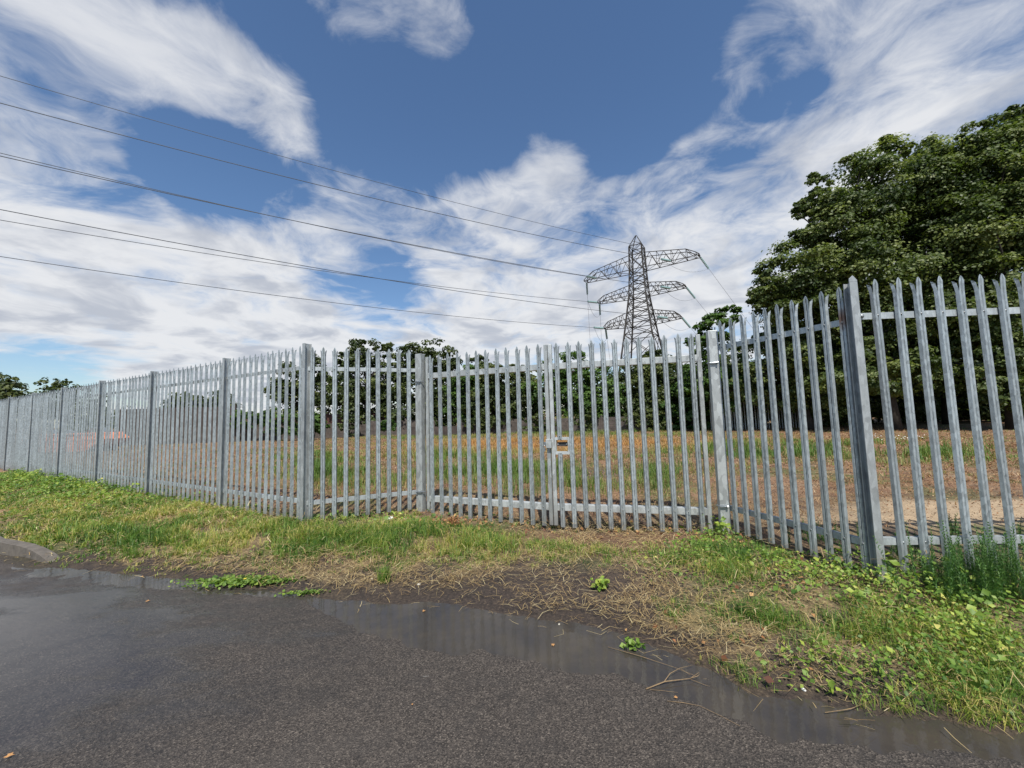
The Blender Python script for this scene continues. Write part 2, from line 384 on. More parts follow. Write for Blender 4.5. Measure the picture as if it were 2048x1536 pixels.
c = MIXC(t, MATH(t, 'MULTIPLY', SS(t, MATH(t, 'ADD', sepp.outputs[2], MATH(t, 'MULTIPLY', MATH(t, 'SUBTRACT', mid, .5), .05)), RZ + .055, RZ + .022), .85), c, ramp(t, fine, [(.35, (.014, .010, .008)), (.6, (.045, .032, .024)), (.75, (.13, .095, .06))]))
c = MIXC(t, MATH(t, 'MULTIPLY', ell(t, pw, 1.0, 4.6, 2.0, .5, .5), .6), c, (.16, .08, .045))
t.links.new(c, b.inputs['Base Color']); b.inputs['Roughness'].default_value = .92
bump(t, b, MATH(t, 'ADD', fine, MATH(t, 'MULTIPLY', mid, 1.5)), .7, .03)
M_GROUND = m
xs = axis(-8, 6, .06, -900, 900); ys = axis(1.2, 7.5, .05, -900, 1500)
link('ground', height_grid('ground', xs, ys, lambda X, Y: np.where(edge_d(X, Y) < -.6, RZ - .06, gz(X, Y))), M_GROUND)['kind'] = 'structure'

# road: worn asphalt, damp in places
m, t, b = mat('wet_asphalt'); p = pos(t)
v = N(t, 'ShaderNodeTexVoronoi'); v.inputs['Scale'].default_value = 150; t.links.new(p, v.inputs['Vector'])
sp = N(t, 'ShaderNodeSeparateColor'); t.links.new(v.outputs['Color'], sp.inputs[0])
fine, mid, big = NOISE(t, p, 160, 3, .7), NOISE(t, p, 7, 5, .6), NOISE(t, p, .8, 4, .55)
k = MATH(t, 'ADD', MATH(t, 'MULTIPLY', sp.outputs[0], .55), MATH(t, 'MULTIPLY', fine, .45))
c = ramp(t, k, [(.2, (.018, .0145, .012)), (.5, (.056, .046, .038)), (.68, (.080, .066, .054)), (.86, (.19, .16, .13))])
c = MIXC(t, MATH(t, 'MULTIPLY', SS(t, mid, .45, .7), .35), c, (.030, .027, .025))
patch = NOISE(t, VM(t, 'MULTIPLY', p, (.5, 1.3, 1)), 1.3, 5, .65)
c = MIXC(t, MATH(t, 'MULTIPLY', SS(t, patch, .55, .68), .45), c, (.022, .020, .019))
c = MIXC(t, MATH(t, 'MULTIPLY', SS(t, patch, .46, .34), .28), c, (.085, .073, .062))
ck = N(t, 'ShaderNodeTexVoronoi', feature='DISTANCE_TO_EDGE'); ck.inputs['Scale'].default_value = .55; t.links.new(VM(t, 'ADD', p, VM(t, 'MULTIPLY', NOISE(t, p, 3, 4, .6, 0, 1), (.5, .5, 0))), ck.inputs['Vector'])
c = MIXC(t, MATH(t, 'MULTIPLY', SS(t, ck.outputs['Distance'], .010, .003), MATH(t, 'MULTIPLY', SS(t, big, .52, .6), .7)), c, (.012, .011, .010))
wet = MATH(t, 'ADD', ell(t, p, -3.9, 2.75, 2.5, 1.25, .75, R(-12)), MATH(t, 'MULTIPLY', SS(t, big, .5, .7), .25))
wet = SS(t, MATH(t, 'ADD', wet, MATH(t, 'MULTIPLY', MATH(t, 'SUBTRACT', NOISE(t, VM(t, 'MULTIPLY', p, (.7, 1.6, 1)), 1.9, 6, .62), .5), 1.5)), .30, .95)
c = MIXC(t, MATH(t, 'MULTIPLY', wet, .45), c, (.016, .015, .015))
t.links.new(c, b.inputs['Base Color'])
rr = N(t, 'ShaderNodeMapRange'); t.links.new(wet, rr.inputs[0]); rr.inputs[3].default_value = .75; rr.inputs[4].default_value = .085
b.inputs['Specular IOR Level'].default_value = .4
t.links.new(rr.outputs[0], b.inputs['Roughness'])
bn = t.nodes.new('ShaderNodeBump'); bn.inputs['Distance'].default_value = .006
t.links.new(MATH(t, 'ADD', v.outputs['Distance'], MATH(t, 'MULTIPLY', fine, .4)), bn.inputs['Height'])
br = N(t, 'ShaderNodeMapRange'); t.links.new(wet, br.inputs[0]); br.inputs[3].default_value = .75; br.inputs[4].default_value = .07
t.links.new(br.outputs[0], bn.inputs['Strength']); t.links.new(bn.outputs[0], b.inputs['Normal'])
xs = axis(-8, 5, .05, -80, 80); ys = axis(1.2, 5.6, .04, -60, 45)
link('road', height_grid('road', xs, ys, roadz, lambda X, Y: edge_d(X, Y) < .35), m)['kind'] = 'structure'

# puddle along the road's edge
m, t, b = mat('muddy_puddle_water'); p = pos(t)
t.links.new(ramp(t, NOISE(t, p, 4, 4, .6), [(.35, (.040, .036, .033)), (.7, (.062, .052, .040))]), b.inputs['Base Color'])
b.inputs['Roughness'].default_value = .045; b.inputs['IOR'].default_value = 1.33
bump(t, b, NOISE(t, p, 11, 3, .5), .07, .01)
px_ = np.linspace(-9, 5.5, 120); V = []; T = []
for i, x in enumerate(px_):
    e = float(edge_y(x)); V += [(x, e - 1.35, RZ), (x, e + .25, RZ)]
    if i: a = 2 * i - 2; T += [(a, a + 2, a + 3), (a, a + 3, a + 1)]
link('puddle', tri_mesh('puddle', V, T), m)['kind'] = 'structure'

# kerb at the left, its end sunk into the verge
_k = [at(120, 1126, -.16), at(112, 1117, -.115), at(100, 1107, -.075), at(82, 1097, -.045), at(60, 1089, -.025), at(30, 1083, -.012), at(0, 1078, -.008)]
kp = [(q[0], q[1]) for q in _k][::-1]; kz = [q[2] for q in _k][::-1]
kp = [(kp[0][0] - 7.9, kp[0][1] + 4.3), (kp[0][0] - 1.76, kp[0][1] + .95)] + kp; kz = [0, 0] + kz
mb = MB(); n = len(kp); prof = [(-.075, -.2), (-.06, -.025), (-.035, 0), (.075, 0), (.075, -.2)]
for i, (q, zz) in enumerate(zip(kp, kz)):
    a = Vector(kp[max(i - 1, 0)]); c2 = Vector(kp[min(i + 1, n - 1)]); d = (c2 - a).normalized(); nr = Vector((d.y, -d.x))
    for (o, h) in prof: mb.v.append((q[0] - nr.x * o * -1, q[1] + nr.y * o, zz + h))
for i in range(n - 1):
    for j in range(5):
        j2 = (j + 1) % 5; mb.f.append((i * 5 + j, i * 5 + j2, i * 5 + 5 + j2, i * 5 + 5 + j))
mb.f.append((0, 1, 2, 3, 4)); mb.f.append(tuple(range((n - 1) * 5, n * 5)))
mb.build('kerb', M_KERB)['kind'] = 'structure'

# ------------------------------------------------------------------ palisade steelwork
PH = 2.40; RL, RH = .24, 2.09                                   # pale height, rail heights above a pale's foot
PROF = [(-.029, .011), (-.0195, -.009), (-.007, -.009), (0, .002), (.007, -.009), (.0195, -.009), (.029, .011)]
def pale_mesh(name, z0, z1, head=True):
    bm = bmesh.new()
    def strip(rows):
        prev = None
        for row in rows:
            cur = [bm.verts.new(p) for p in row]
            if prev:
                for i in range(len(row) - 1):
                    if len(set(map(id, (prev[i], prev[i + 1], cur[i + 1], cur[i])))) == 4:
                        bm.faces.new((prev[i], prev[i + 1], cur[i + 1], cur[i]))
            prev = cur
    zs = PH - .135 if head else z1
    strip([[(x, y, z0) for x, y in PROF], [(x, y, zs) for x, y in PROF]])
    if head:
        cen = PROF[1:6]
        strip([[(x, y, zs) for x, y in cen], [(x * 1.05, y - .004, PH - .075) for x, y in cen], [(x * 1.06, y - .006, PH - .045) for x, y in cen],
               [(x * .62, y * .7 - .008, PH - .018) for x, y in cen], [(x * .10, -.013, PH) for x, y in cen]])
        for s in (-1, 1):
            a, b_ = (PROF[0], PROF[1]) if s < 0 else (PROF[5], PROF[6])
            o, i_ = (a, b_) if s < 0 else (b_, a)
            rows = []
            for dz, ox, oy, ix, iy in ((0, 0, 0, 0, 0), (.04, .003, .003, .002, .004), (.075, .007, .008, .004, .009), (.098, .009, .011, .0135, .016)):
                O = (o[0] + s * ox, o[1] + oy, zs + dz); I = (i_[0] + s * ix, i_[1] + iy, zs + dz - (.010 if dz == .098 else 0))
                rows.append([O, I] if s < 0 else [I, O])
            strip(rows)
    bmesh.ops.remove_doubles(bm, verts=bm.verts, dist=.0003)
    bmesh.ops.recalc_face_normals(bm, faces=bm.faces)
    bmesh.ops.solidify(bm, geom=bm.faces[:] + bm.edges[:] + bm.verts[:], thickness=-.0028)
    me = bpy.data.meshes.new(name); bm.to_mesh(me); bm.free(); me.materials.append(M_GALV); return me
PALE = pale_mesh('pale', 0, PH)
PALE_LOW = pale_mesh('pale_lower_piece', 0, .945, False)
PALE_UP = pale_mesh('pale_upper_piece', 1.125, PH)
BOLT = MB().tube([(0, -.0005, 0), (0, -.008, 0), (0, -.013, 0)], [.0095, .0095, .004], 8).mesh('bolt', smooth=True); BOLT.materials.append(M_BOLT)

def place_pale(parent, x, me=PALE, bolts=(RL, RH), jit=True):
    o = link('pale', me, None, parent)
    o.location = (x, 0, random.uniform(-.004, .004) if jit else 0)
    if jit: o.rotation_euler = (random.uniform(-.004, .004), random.uniform(-.0035, .0035), random.uniform(-.02, .02))
    for z in bolts:
        q = link('bolt', BOLT, None, o); q.location = (0, -.002, z)
    return o
def rail(parent, x0, x1, z, m=M_RAIL, h=.055):
    pr = [(.0185, -h / 2), (.0235, -h / 2), (.0235, h / 2 - .005), (.062, h / 2 - .005), (.062, h / 2), (.0185, h / 2)]
    o = MB().prism(pr, 'x', x0, x1).build('rail', m, parent); o.location = (0, 0, z); return o
def ipost_mesh(h, below=.35, fw=.058, dp=.10, gable=0.0):
    mb = MB(); y0, y1 = -.034, -.034 + dp; tf, tw = .008, .006; a = fw / 2
    pr = [(-a, y0), (a, y0), (a, y0 + tf), (tw / 2, y0 + tf), (tw / 2, y1 - tf), (a, y1 - tf), (a, y1), (-a, y1), (-a, y1 - tf), (-tw / 2, y1 - tf), (-tw / 2, y0 + tf), (-a, y0 + tf)]
    mb.prism(pr, 'z', -below, h)
    if gable: mb.prism([(-a, h + .0005), (a, h + .0005), (a, h + gable * .25), (0, h + gable), (-a, h + gable * .5)], 'y', y0, y0 + tf)
    me = mb.mesh('post', bevel=.0015); me.materials.append(M_POST); return me
IPOST = ipost_mesh(2.42)
def frame_of(p, q):
    """length and heading of a run from plan point p to q"""
    d = (q[0] - p[0], q[1] - p[1]); return math.hypot(*d), math.atan2(d[1], d[0])
SECT = 'sections of galvanised palisade fence'

# long run receding to the left; local x runs from the far left towards the gate so that local -y faces the road
P0 = (-2.87, 5.32); DIRL = Vector((-.8788, .4772)); BAYS = [0, 2.15] + [2.15 + 2.80 * k for k in range(1, 8)]
rzL = math.atan2(-DIRL.y, -DIRL.x)
fl = thing('palisade_fence', 'long galvanised palisade fence run receding to the left behind the weedy verge', 'fence', (P0[0], P0[1], .05), rzL, SECT)
npale = 0; far_pales = []
for k, s in enumerate(BAYS):
    o = link('post', IPOST, None, fl); o.location = (-s, 0, 0)
    if k + 1 < len(BAYS):
        s2 = BAYS[k + 1]; L = s2 - s; cnt = 13 if k == 0 else 16
        for z in (RL, RH): rail(fl, -s2 + .006, -s - .006, z)
        for j in range(cnt):
            x = -(s + L * (j + .75) / (cnt + .5))
            if npale < 99: place_pale(fl, x, bolts=(RL, RH) if k < 2 else ())
            else: far_pales.append(x)
            npale += 1
bm = bmesh.new()
for x in far_pales:
    n0 = len(bm.verts); bm.from_mesh(PALE); bm.verts.ensure_lookup_table()
    bmesh.ops.translate(bm, verts=bm.verts[n0:], vec=(x, 0, random.uniform(-.005, .005)))
me = bpy.data.meshes.new('far_pales'); bm.to_mesh(me); bm.free(); me.materials.append(M_GALV)
tag(link('far_pales', me, None, fl), kind='stuff')

def panel(label, p, q, z0, count, a0=.05, a1=.05, rails=(0, 0)):
    L, rz = frame_of(p, q)
    f = thing('palisade_fence', label, 'fence', (p[0], p[1], z0), rz, SECT)
    for z in (RL, RH): rail(f, rails[0], L - rails[1], z)
    for j in range(count): place_pale(f, a0 + (L - a0 - a1) * j / (count - 1))
    return f, L
GPL, GPR = (-1.415, 5.905), (2.405, 4.545)
COR = (2.885, 3.185)
pa, L = panel('short galvanised palisade wing panel left of the double gate', P0, GPL, .03, 10, .085, .17, (.006, .05))
pb, L = panel('angled galvanised palisade wing panel between right gate post and the gabled corner post', GPR, COR, .02, 10, .145, .085, (.05, .03))
# run to the right of the corner post
PALE_RUST = PALE.copy(); PALE_RUST.materials.clear(); PALE_RUST.materials.append(M_GALV_RUST)
_lp = [o for o in pb.children if o.name.startswith('pale')][-1]; _lp.data = PALE_RUST; _lp['label'] = 'pale with a rust stain at the top rail'
pc, L = panel('galvanised palisade run at the right edge in front of the big maples', COR, (COR[0] + 4.2, COR[1] - .19), .05, 24, .205, .16, (.008, 0))
cp = link('post', ipost_mesh(2.375, gable=.055, fw=.064, dp=.068), None, pc)
hb = link('bolt', BOLT, None, pc); hb.location = (.075, .016, RH); hb.scale = (1.9, 1.6, 1.9)

# gate posts: square hollow section
def gate_post(label, p, z0, z1, rz, hinge_side):
    g = thing('gate_post', label, 'gate post', (p[0], p[1], z0), rz, 'square posts of the double gate')
    h = z1 - z0
    MB().box((0, 0, h / 2 - .25), (.106, .106, h + .5)).build('shaft', M_GATE, g, bevel=.006)
    for z in (RL + .06 + .05, RH - .09):
        hg = MB().box((hinge_side * .02, -.062, z), (.066, .028, .026)).build('hinge', M_BOLT, g, bevel=.003)
        MB().tube([(hinge_side * .075, -.02, z), (hinge_side * .055, -.068, z), (hinge_side * -.02, -.072, z)], .009, 8).build('pin', M_BOLT, hg)
        MB().tube([(-hinge_side * .012, -.078, z), (-hinge_side * .030, -.078, z)], .016, 6).build('nut', M_BOLT, hg)
    return g
GZ = -.065
LL0, LL1 = (-1.335, 5.862), (.474, 5.112); RL0, RL1 = (.492, 5.107), (2.325, 4.655)
gate_post('plain square galvanised gate post hinging the left leaf', GPL, GZ, 2.37, frame_of(LL0, LL1)[1], 1)
gate_post('broad square galvanised gate post on the right with two dark hinges', GPR, GZ, 2.325, frame_of(RL0, RL1)[1], -1)
def gate_leaf(label, p, q, lock):
    L, rz = frame_of(p, q)
    g = thing('gate_leaf', label, 'gate', (p[0], p[1], GZ), rz, 'leaves of the double palisade gate')
    for k, x in enumerate((.024, L - .024)):
        MB().box((x, .045, PH / 2 - .0), (.048, .048, PH - (.02 if (k == 0) == lock else .04))).build('stile', M_GATE, g, bevel=.003)
    for z in (RL, RH):
        MB().box((L / 2, .058, z), (L - .097, .08, .080)).build('rail', M_GATE, g, bevel=.003)
    n = 12; a, e = .115, L - .115
    for j in range(n):
        x = a + (e - a) * j / (n - 1)
        if lock and j == 0:
            place_pale(g, x, PALE_LOW, (RL, .90), False); place_pale(g, x, PALE_UP, (RH, 1.165), False)
        else: place_pale(g, x)
    if lock:
        lb = MB(); x0, x1, z0, z1, w = .052, .250, .925, 1.145, .033
        for (cx_, cz_, sx, sz) in (((x0 + x1) / 2, z1 - w / 2, x1 - x0, w), ((x0 + x1) / 2, z0 + w / 2, x1 - x0, w), (x1 - w / 2, (z0 + z1) / 2, w, z1 - z0 - 2 * w - .001), (x0 + .008, (z0 + z1) / 2, .014, z1 - z0 - 2 * w - .001)):
            lb.box((cx_, .035, cz_), (sx, .075, sz))
        lk = lb.build('lock_frame', M_GATE, g)
        MB().box(((x0 + x1) / 2, .05, 1.055), (x1 - x0 - .05, .03, .05)).build('slide_bar', M_RAIL_DARK, lk, bevel=.003)
        for x in (x0 + .035, x1 - .05):
            q_ = MB().tube([(x, .034, 1.055), (x, .022, 1.055)], .010, 8).build('bolt', M_BOLT, lk)
    else:
        kp_ = MB().box((L - .012, .0, 1.065), (.072, .045, .115)).build('keeper', M_GATE, g, bevel=.005)
        MB().box((L - .075, .02, 1.06), (.05, .012, .05)).build('lug', M_BOLT, kp_, bevel=.002)
        lp = MB().box((L - .085, .015, .985), (.036, .018, .05)).build('padlock', M_BOLT, g, bevel=.004)
        MB().tube([(L - .097, .015, 1.008), (L - .097, .015, 1.035), (L - .085, .015, 1.045), (L - .073, .015, 1.035), (L - .073, .015, 1.008)], .004, 6).build('shackle', M_BOLT, lp)
    return g
gate_leaf('left leaf of the palisade gate carrying the keeper and small padlock', LL0, LL1, False)
gate_leaf('right leaf of the palisade gate with the square lock opening', RL0, RL1, True)

# ------------------------------------------------------------------ pylon (lattice tension tower)
PB = atY(1272, 471, 84.0); PB = np.array([PB[0], 84.0, 0.0])
ARM = np.array([-.836, .549]); NRM = np.array([ARM[1], -ARM[0]])
def pyp(a, n_, z): return Vector((PB[0] + ARM[0] * a + NRM[0] * n_, PB[1] + ARM[1] * a + NRM[1] * n_, z))
def zof(v, x=1277): return float(atY(x, v, 84.0)[2])
ztop, zsh = zof(471), zof(494)
zt1, zb1 = zof(512), zof(541); zt2, zb2 = zof(572), zof(592); zt3, zb3 = zof(627), zof(648)
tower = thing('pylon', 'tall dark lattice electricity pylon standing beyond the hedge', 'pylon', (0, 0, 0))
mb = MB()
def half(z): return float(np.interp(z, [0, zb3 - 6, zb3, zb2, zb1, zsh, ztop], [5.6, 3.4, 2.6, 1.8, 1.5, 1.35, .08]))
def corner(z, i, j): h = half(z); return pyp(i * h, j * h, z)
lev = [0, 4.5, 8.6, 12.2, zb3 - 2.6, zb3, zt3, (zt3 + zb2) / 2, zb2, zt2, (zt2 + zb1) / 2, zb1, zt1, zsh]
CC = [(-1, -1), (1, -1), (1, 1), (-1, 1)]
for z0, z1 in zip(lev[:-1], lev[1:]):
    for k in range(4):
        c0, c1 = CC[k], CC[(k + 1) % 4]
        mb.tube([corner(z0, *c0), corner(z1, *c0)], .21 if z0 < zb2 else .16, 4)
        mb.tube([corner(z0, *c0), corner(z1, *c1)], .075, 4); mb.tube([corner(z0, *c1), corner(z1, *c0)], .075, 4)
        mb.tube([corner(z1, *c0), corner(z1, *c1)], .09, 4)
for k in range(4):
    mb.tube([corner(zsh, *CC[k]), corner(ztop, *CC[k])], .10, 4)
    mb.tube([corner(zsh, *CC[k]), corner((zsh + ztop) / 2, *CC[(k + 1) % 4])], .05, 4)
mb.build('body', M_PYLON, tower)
ARMS = {}
INS = 'insulator strings of the pylon'
for lvl, (zt, zb, span) in enumerate(((zt1, zb1, 12.6), (zt2, zb2, 9.6), (zt3, zb3, 8.4))):
    for s in (1, -1):
        mb = MB(); h = half(zb); tipw = 1.5; zmid = zt - (zt - zb) * .12
        def bot(u, j): return pyp(s * (h + (span - h) * u), j * (h + (.95 - h) * u), zb + (.10 * u))
        def top(u, j): return pyp(s * (h + (span - h) * u), j * (half(zt) + (.8 - half(zt)) * u), zb + .10 * u + (zt - zb) * float(np.interp(u, [0, .78, .94, 1], [1, .56, .24, .07])))
        us = [0, .26, .52, .78, .94, 1.0]
        for j in (-1, 1):
            for q, (u0, u1) in enumerate(zip(us[:-1], us[1:])):
                mb.tube([bot(u0, j), bot(u1, j)], .085, 4); mb.tube([top(u0, j), top(u1, j)], .085, 4)
                um = (u0 + u1) / 2
                if q < 3: mb.tube([bot(u0, j), top(um, j)], .06, 4); mb.tube([top(um, j), bot(u1, j)], .06, 4); mb.tube([top(u1, j), bot(u1, j)], .05, 4)
                else: mb.tube([top(u0, j), bot(u1, j)], .06, 4)
        for q, (u0, u1) in enumerate(zip(us[:-1], us[1:])):
            mb.tube([bot(u0, -1 if q % 2 else 1), bot(u1, 1 if q % 2 else -1)], .055, 4); mb.tube([bot(u1, -1), bot(u1, 1)], .06, 4); mb.tube([top(u1, -1), top(u1, 1)], .055, 4)
        mb.build('crossarm', M_PYLON, tower)
        ua = {(0, 1): .72, (0, -1): .5, (1, -1): .62, (2, -1): .55}.get((lvl, s), 1.0)
        ARMS[(lvl, s)] = (bot(ua, -1), bot(1.0, 1), bot(.8, -1))
LD = Vector((-.872, -.489, 0))
def insulator(a, d, L=2.6):
    """a string of glass discs from point a in direction d"""
    d = d.normalized(); mb = MB(); pts = []; rad = []
    n = 16
    for i in range(n + 1):
        q = a + d * (L * i / n); pts += [q, q + d * .04]; rad += [.15 if i % 2 else .26] * 2
    mb.tube(pts, rad, 7); mb.build('insulator', M_INS, tower); return a + d * L
GW, GD = 'power lines running from the pylon to the upper left', 'cables dropping from the pylon to the ground'
names = {(0, 1): 'top left arm', (1, 1): 'middle left arm', (2, 1): 'bottom left arm', (0, -1): 'top right arm', (1, -1): 'middle right arm', (2, -1): 'bottom right arm'}
def wire(name, label, a, b_, sag, rad, m, group, n=24, cat='cable'):
    pts = []
    for i in range(n + 1):
        t_ = i / n; q = a.lerp(b_, t_); q = q - Vector((0, 0, 4 * sag * t_ * (1 - t_))); pts.append(q)
    o = MB().tube(pts, rad, 5).build(name, m); return tag(o, label, cat, group)
def line_end(a, v0):
    """far end so that the line crosses the left edge of the view at height v0"""
    d = ray(0, v0); tt = 89.0
    # horizontal: a + LD*t lies on the vertical plane through the camera and the left-edge ray
    k = d[0] / d[1]; t_ = (a.x - k * a.y) / (k * LD.y - LD.x); Y = a.y + LD.y * t_
    z = float(atY(0, v0, Y)[2]); return a + LD * t_, z, t_
LV = {(0, 1): 306, (1, 1): 440, (2, 1): 513, (0, -1): 206, (1, -1): 312, (2, -1): 419}
for key, (b0, b1, b8) in ARMS.items():
    lvl, s = key; nm = names[key]
    # strain insulator towards the line
    e, z0, t_ = line_end(b0, LV[key]); tgt = Vector((e.x, e.y, z0))
    end = insulator(b0, (tgt - b0) + Vector((0, 0, -2.0)))
    ext = 1.22; far = end + (tgt - end) * ext; far.z += .95 * ext
    wire('power_line', 'overhead power line leaving the ' + nm + ' of the pylon', end, far, 1.6, .042, M_WIRE, GW, cat='power line')
    # string and cable down to the ground behind the trees
    gnd = pyp(s * (15 + (2 - lvl) * 3.5) if s > 0 else s * (19 + (2 - lvl) * 5.0), 26 if s > 0 else 22, 3.5)
    e2 = insulator(b1, gnd - b1, 2.9)
    wire('down_cable', 'thin cable dropping to the ground from the ' + nm + ' of the pylon', e2, gnd, -.0, .03, M_WIRE_PALE, GD)
    mb = MB(); pts = [end.lerp(e2, q / 12) - Vector((0, 0, 4 * (1.6 if s < 0 else 1.9) * (q / 12) * (1 - q / 12))) for q in range(13)]
    mb.tube(pts, .03, 5).build('jumper_cable', M_WIRE_PALE, tower)
pk = pyp(0, 0, zof(490)); e, z0, t_ = line_end(pk, 152); tgt = Vector((e.x, e.y, z0))
wire('power_line', 'uppermost thin earth wire leaving the peak of the pylon', pk, pk + (tgt - pk) * 1.22 + Vector((0, 0, 1.1)), 1.5, .034, M_WIRE, GW, cat='power line')

# ------------------------------------------------------------------ foliage
def unit(v): return v / np.maximum(np.linalg.norm(v, axis=-1, keepdims=True), 1e-9)
def leaf_arrays(P, nrm, size, tint, r):
    """folded diamond leaves at P facing nrm"""
    n = len(P); d = unit(np.cross(nrm, unit(r.normal(size=(n, 3))))); s = np.cross(nrm, d); size = np.asarray(size)[:, None]
    V = np.stack([P - d * size * .5, P + s * size * .42 + nrm * size * .12, P + d * size * .55, P - s * size * .42 + nrm * size * .12], 1).reshape(-1, 3)
    k = np.arange(n)[:, None] * 4
    T = np.concatenate([k + np.array([[0, 1, 2]]), k + np.array([[0, 2, 3]])])
    return V, T, np.repeat(tint, 4)
def crown(name, blobs, nleaf, size, m, parent, seed, clump=.30, up=.45):
    r = np.random.default_rng(seed); blobs = [tuple(map(float, q)) for q in blobs]
    w = np.array([(q[3] * q[4] * q[5]) ** (2 / 3) for q in blobs]); w /= w.sum()
    PP, NN, TT = [], [], []; cents = []
    for q, wi in zip(blobs, w):
        rad = np.array(q[3:6]); nc = max(14, int(40 * (rad.mean() / 2.0) ** 1.3)); each = max(6, int(nleaf * wi / nc))
        for _ in range(nc):
            u_ = unit(r.normal(size=3)); rr = r.uniform(.35, 1.0) ** .55
            c = np.array(q[:3]) + u_ * rad * rr; cr = rad.mean() * clump * r.uniform(.6, 1.35)
            k = max(5, int(each * r.uniform(.6, 1.4)))
            uu = unit(r.normal(size=(k, 3))); uu[:, 2] = np.where(r.random(k) < .7, np.abs(uu[:, 2]), uu[:, 2])
            pts = c + uu * (cr * r.uniform(.25, 1.0, (k, 1)) ** .6 * np.where(r.random((k, 1)) < .15, r.uniform(1.0, 1.3, (k, 1)), 1.0)) * np.array([1.15, 1.15, .75])
            out = unit(pts - np.array(q[:3]))
            nn_ = unit(uu * .55 + out * .35 + np.array([0, 0, up]) + r.normal(size=(k, 3)) * .45)
            tb = r.normal(.48, .2)
            PP.append(pts); NN.append(nn_); TT.append(np.clip(tb + r.normal(0, .16, k), 0, 1)); cents.append(c)
    P, Nn, Tt = np.concatenate(PP), np.concatenate(NN), np.concatenate(TT)
    ok = P[:, 2] > .15; P, Nn, Tt = P[ok], Nn[ok], Tt[ok]
    V, T, tint = leaf_arrays(P, Nn, size * r.uniform(.65, 1.3, len(P)), Tt, r)
    return link(name, tri_mesh(name, V, T, tint), m, parent), cents
def trunk(parent, base, blobs, cents, rad, seed, nl=22, lean=0.0):
    r = random.Random(seed); mb = MB(); base = Vector(base)
    top = sorted(q[2] for q in blobs)[int(len(blobs) * .72)]; ctr = Vector((sum(q[0] for q in blobs) / len(blobs), sum(q[1] for q in blobs) / len(blobs), top))
    n = 7; pts = []; rr = []
    for i in range(n + 1):
        t_ = i / n; q = base.lerp(ctr, t_); q.x = base.x + (ctr.x - base.x) * t_ ** 1.6 + r.uniform(-.12, .12) * t_ * 2; q.y = base.y + (ctr.y - base.y) * t_ ** 1.6 + r.uniform(-.12, .12) * t_ * 2
        pts.append(q); rr.append(rad * (1 - .82 * t_) * (1.35 if i == 0 else 1))
    mb.tube(pts, rr, 9)
    for c in r.sample(cents, min(nl, len(cents))):
        c = Vector(c); t_ = min(.9, max(.18, (c.z - base.z) / max(.1, top - base.z) * .75)); f = t_ * n; i = int(f); a = pts[i].lerp(pts[min(i + 1, n)], f - i)
        m_ = a.lerp(c, .5) + Vector((r.uniform(-.3, .3), r.uniform(-.3, .3), r.uniform(-.1, .35)))
        mb.tube([a, m_, c], [rad * (1 - .8 * t_) * .5, rad * .2, rad * .06], 6)
    return mb.build('trunk', M_BARK, parent, smooth=True)
def PXB(lst, Y, yscale=.9):
    """blobs given by where their middles are seen (pixel), apparent radius and distance"""
    out = []
    for q in lst:
        u_, v_, rp = q[:3]; dy = q[3] if len(q) > 3 else 0; sq = q[4] if len(q) > 4 else 1
        c = atY(u_, v_, Y + dy); k = rp * (Y + dy) / FPX; out.append((c[0], c[1], max(c[2], .3), k, k * yscale, k * sq))
    return out
def tree(name, label, cat, base_px, Y, blobs_px, nleaf, size, m, seed, trad=.2, group=None, nl=22, clump=.3, up=.45):
    bl = PXB(blobs_px, Y); bx = atY(base_px, 860, Y)[0]; bz = float(gz(bx, Y)) - .05
    o = thing(name, label, cat, (0, 0, 0), 0, group)
    c, cents = crown('crown', bl, nleaf, size, m, o, seed, clump, up)
    trunk(o, (bx, Y, bz), bl, cents, trad, seed, nl)
    return o
BIG = 'big maples at the right'
tree('maple_tree', 'big maple with the bushy left-leaning crown above the angled wing panel', 'tree', 1790, 20.0,
     [(1690, 450, 85), (1770, 390, 95), (1850, 400, 95), (1640, 430, 40), (1610, 560, 85), (1700, 560, 100), (1800, 530, 110), (1565, 600, 55), (1530, 600, 30), (1690, 660, 90, 1), (1600, 680, 70, 1), (1800, 660, 100, 1), (1880, 500, 90), (1630, 500, 50), (1740, 735, 60, -1), (1820, 745, 55, -1), (1880, 740, 50, -.5), (1660, 755, 55, -.5), (1600, 420, 20), (1545, 545, 30), (1770, 298, 26), (1640, 365, 26), (1715, 335, 30), (1515, 590, 22), (1620, 470, 30), (1840, 300, 30)], 170000, .14, M_LEAF, 101, .24, BIG, 40)
tree('maple_tree', 'tallest dark maple filling the right edge of the view', 'tree', 2035, 18.5,
     [(1960, 360, 80), (2030, 330, 90), (2100, 340, 120), (1940, 470, 90), (2030, 470, 110), (2130, 480, 120), (1930, 600, 90), (2030, 620, 110), (2140, 640, 120), (1960, 720, 70), (2060, 740, 80), (1990, 770, 45, -.8), (2060, 780, 50, -.8), (1905, 300, 34), (1965, 275, 36), (2025, 252, 40), (2075, 240, 50)], 150000, .14, M_LEAF, 102, .28, BIG, 40)
tree('maple_tree', 'shaded maple standing back between the two largest maples', 'tree', 1900, 24.0,
     [(1890, 330, 60), (1900, 420, 90), (1850, 620, 110), (1960, 620, 110), (1760, 690, 90), (1890, 720, 90)], 52000, .17, M_LEAF, 103, .24, BIG, 30)
tree('maple_tree', 'low leafy maple behind the wing panel left of the big maples', 'tree', 1620, 22.5,
     [(1600, 690, 75), (1530, 720, 60), (1680, 720, 80), (1560, 770, 60), (1480, 760, 50), (1650, 780, 60)], 40000, .15, M_LEAF, 104, .22, BIG, 20)
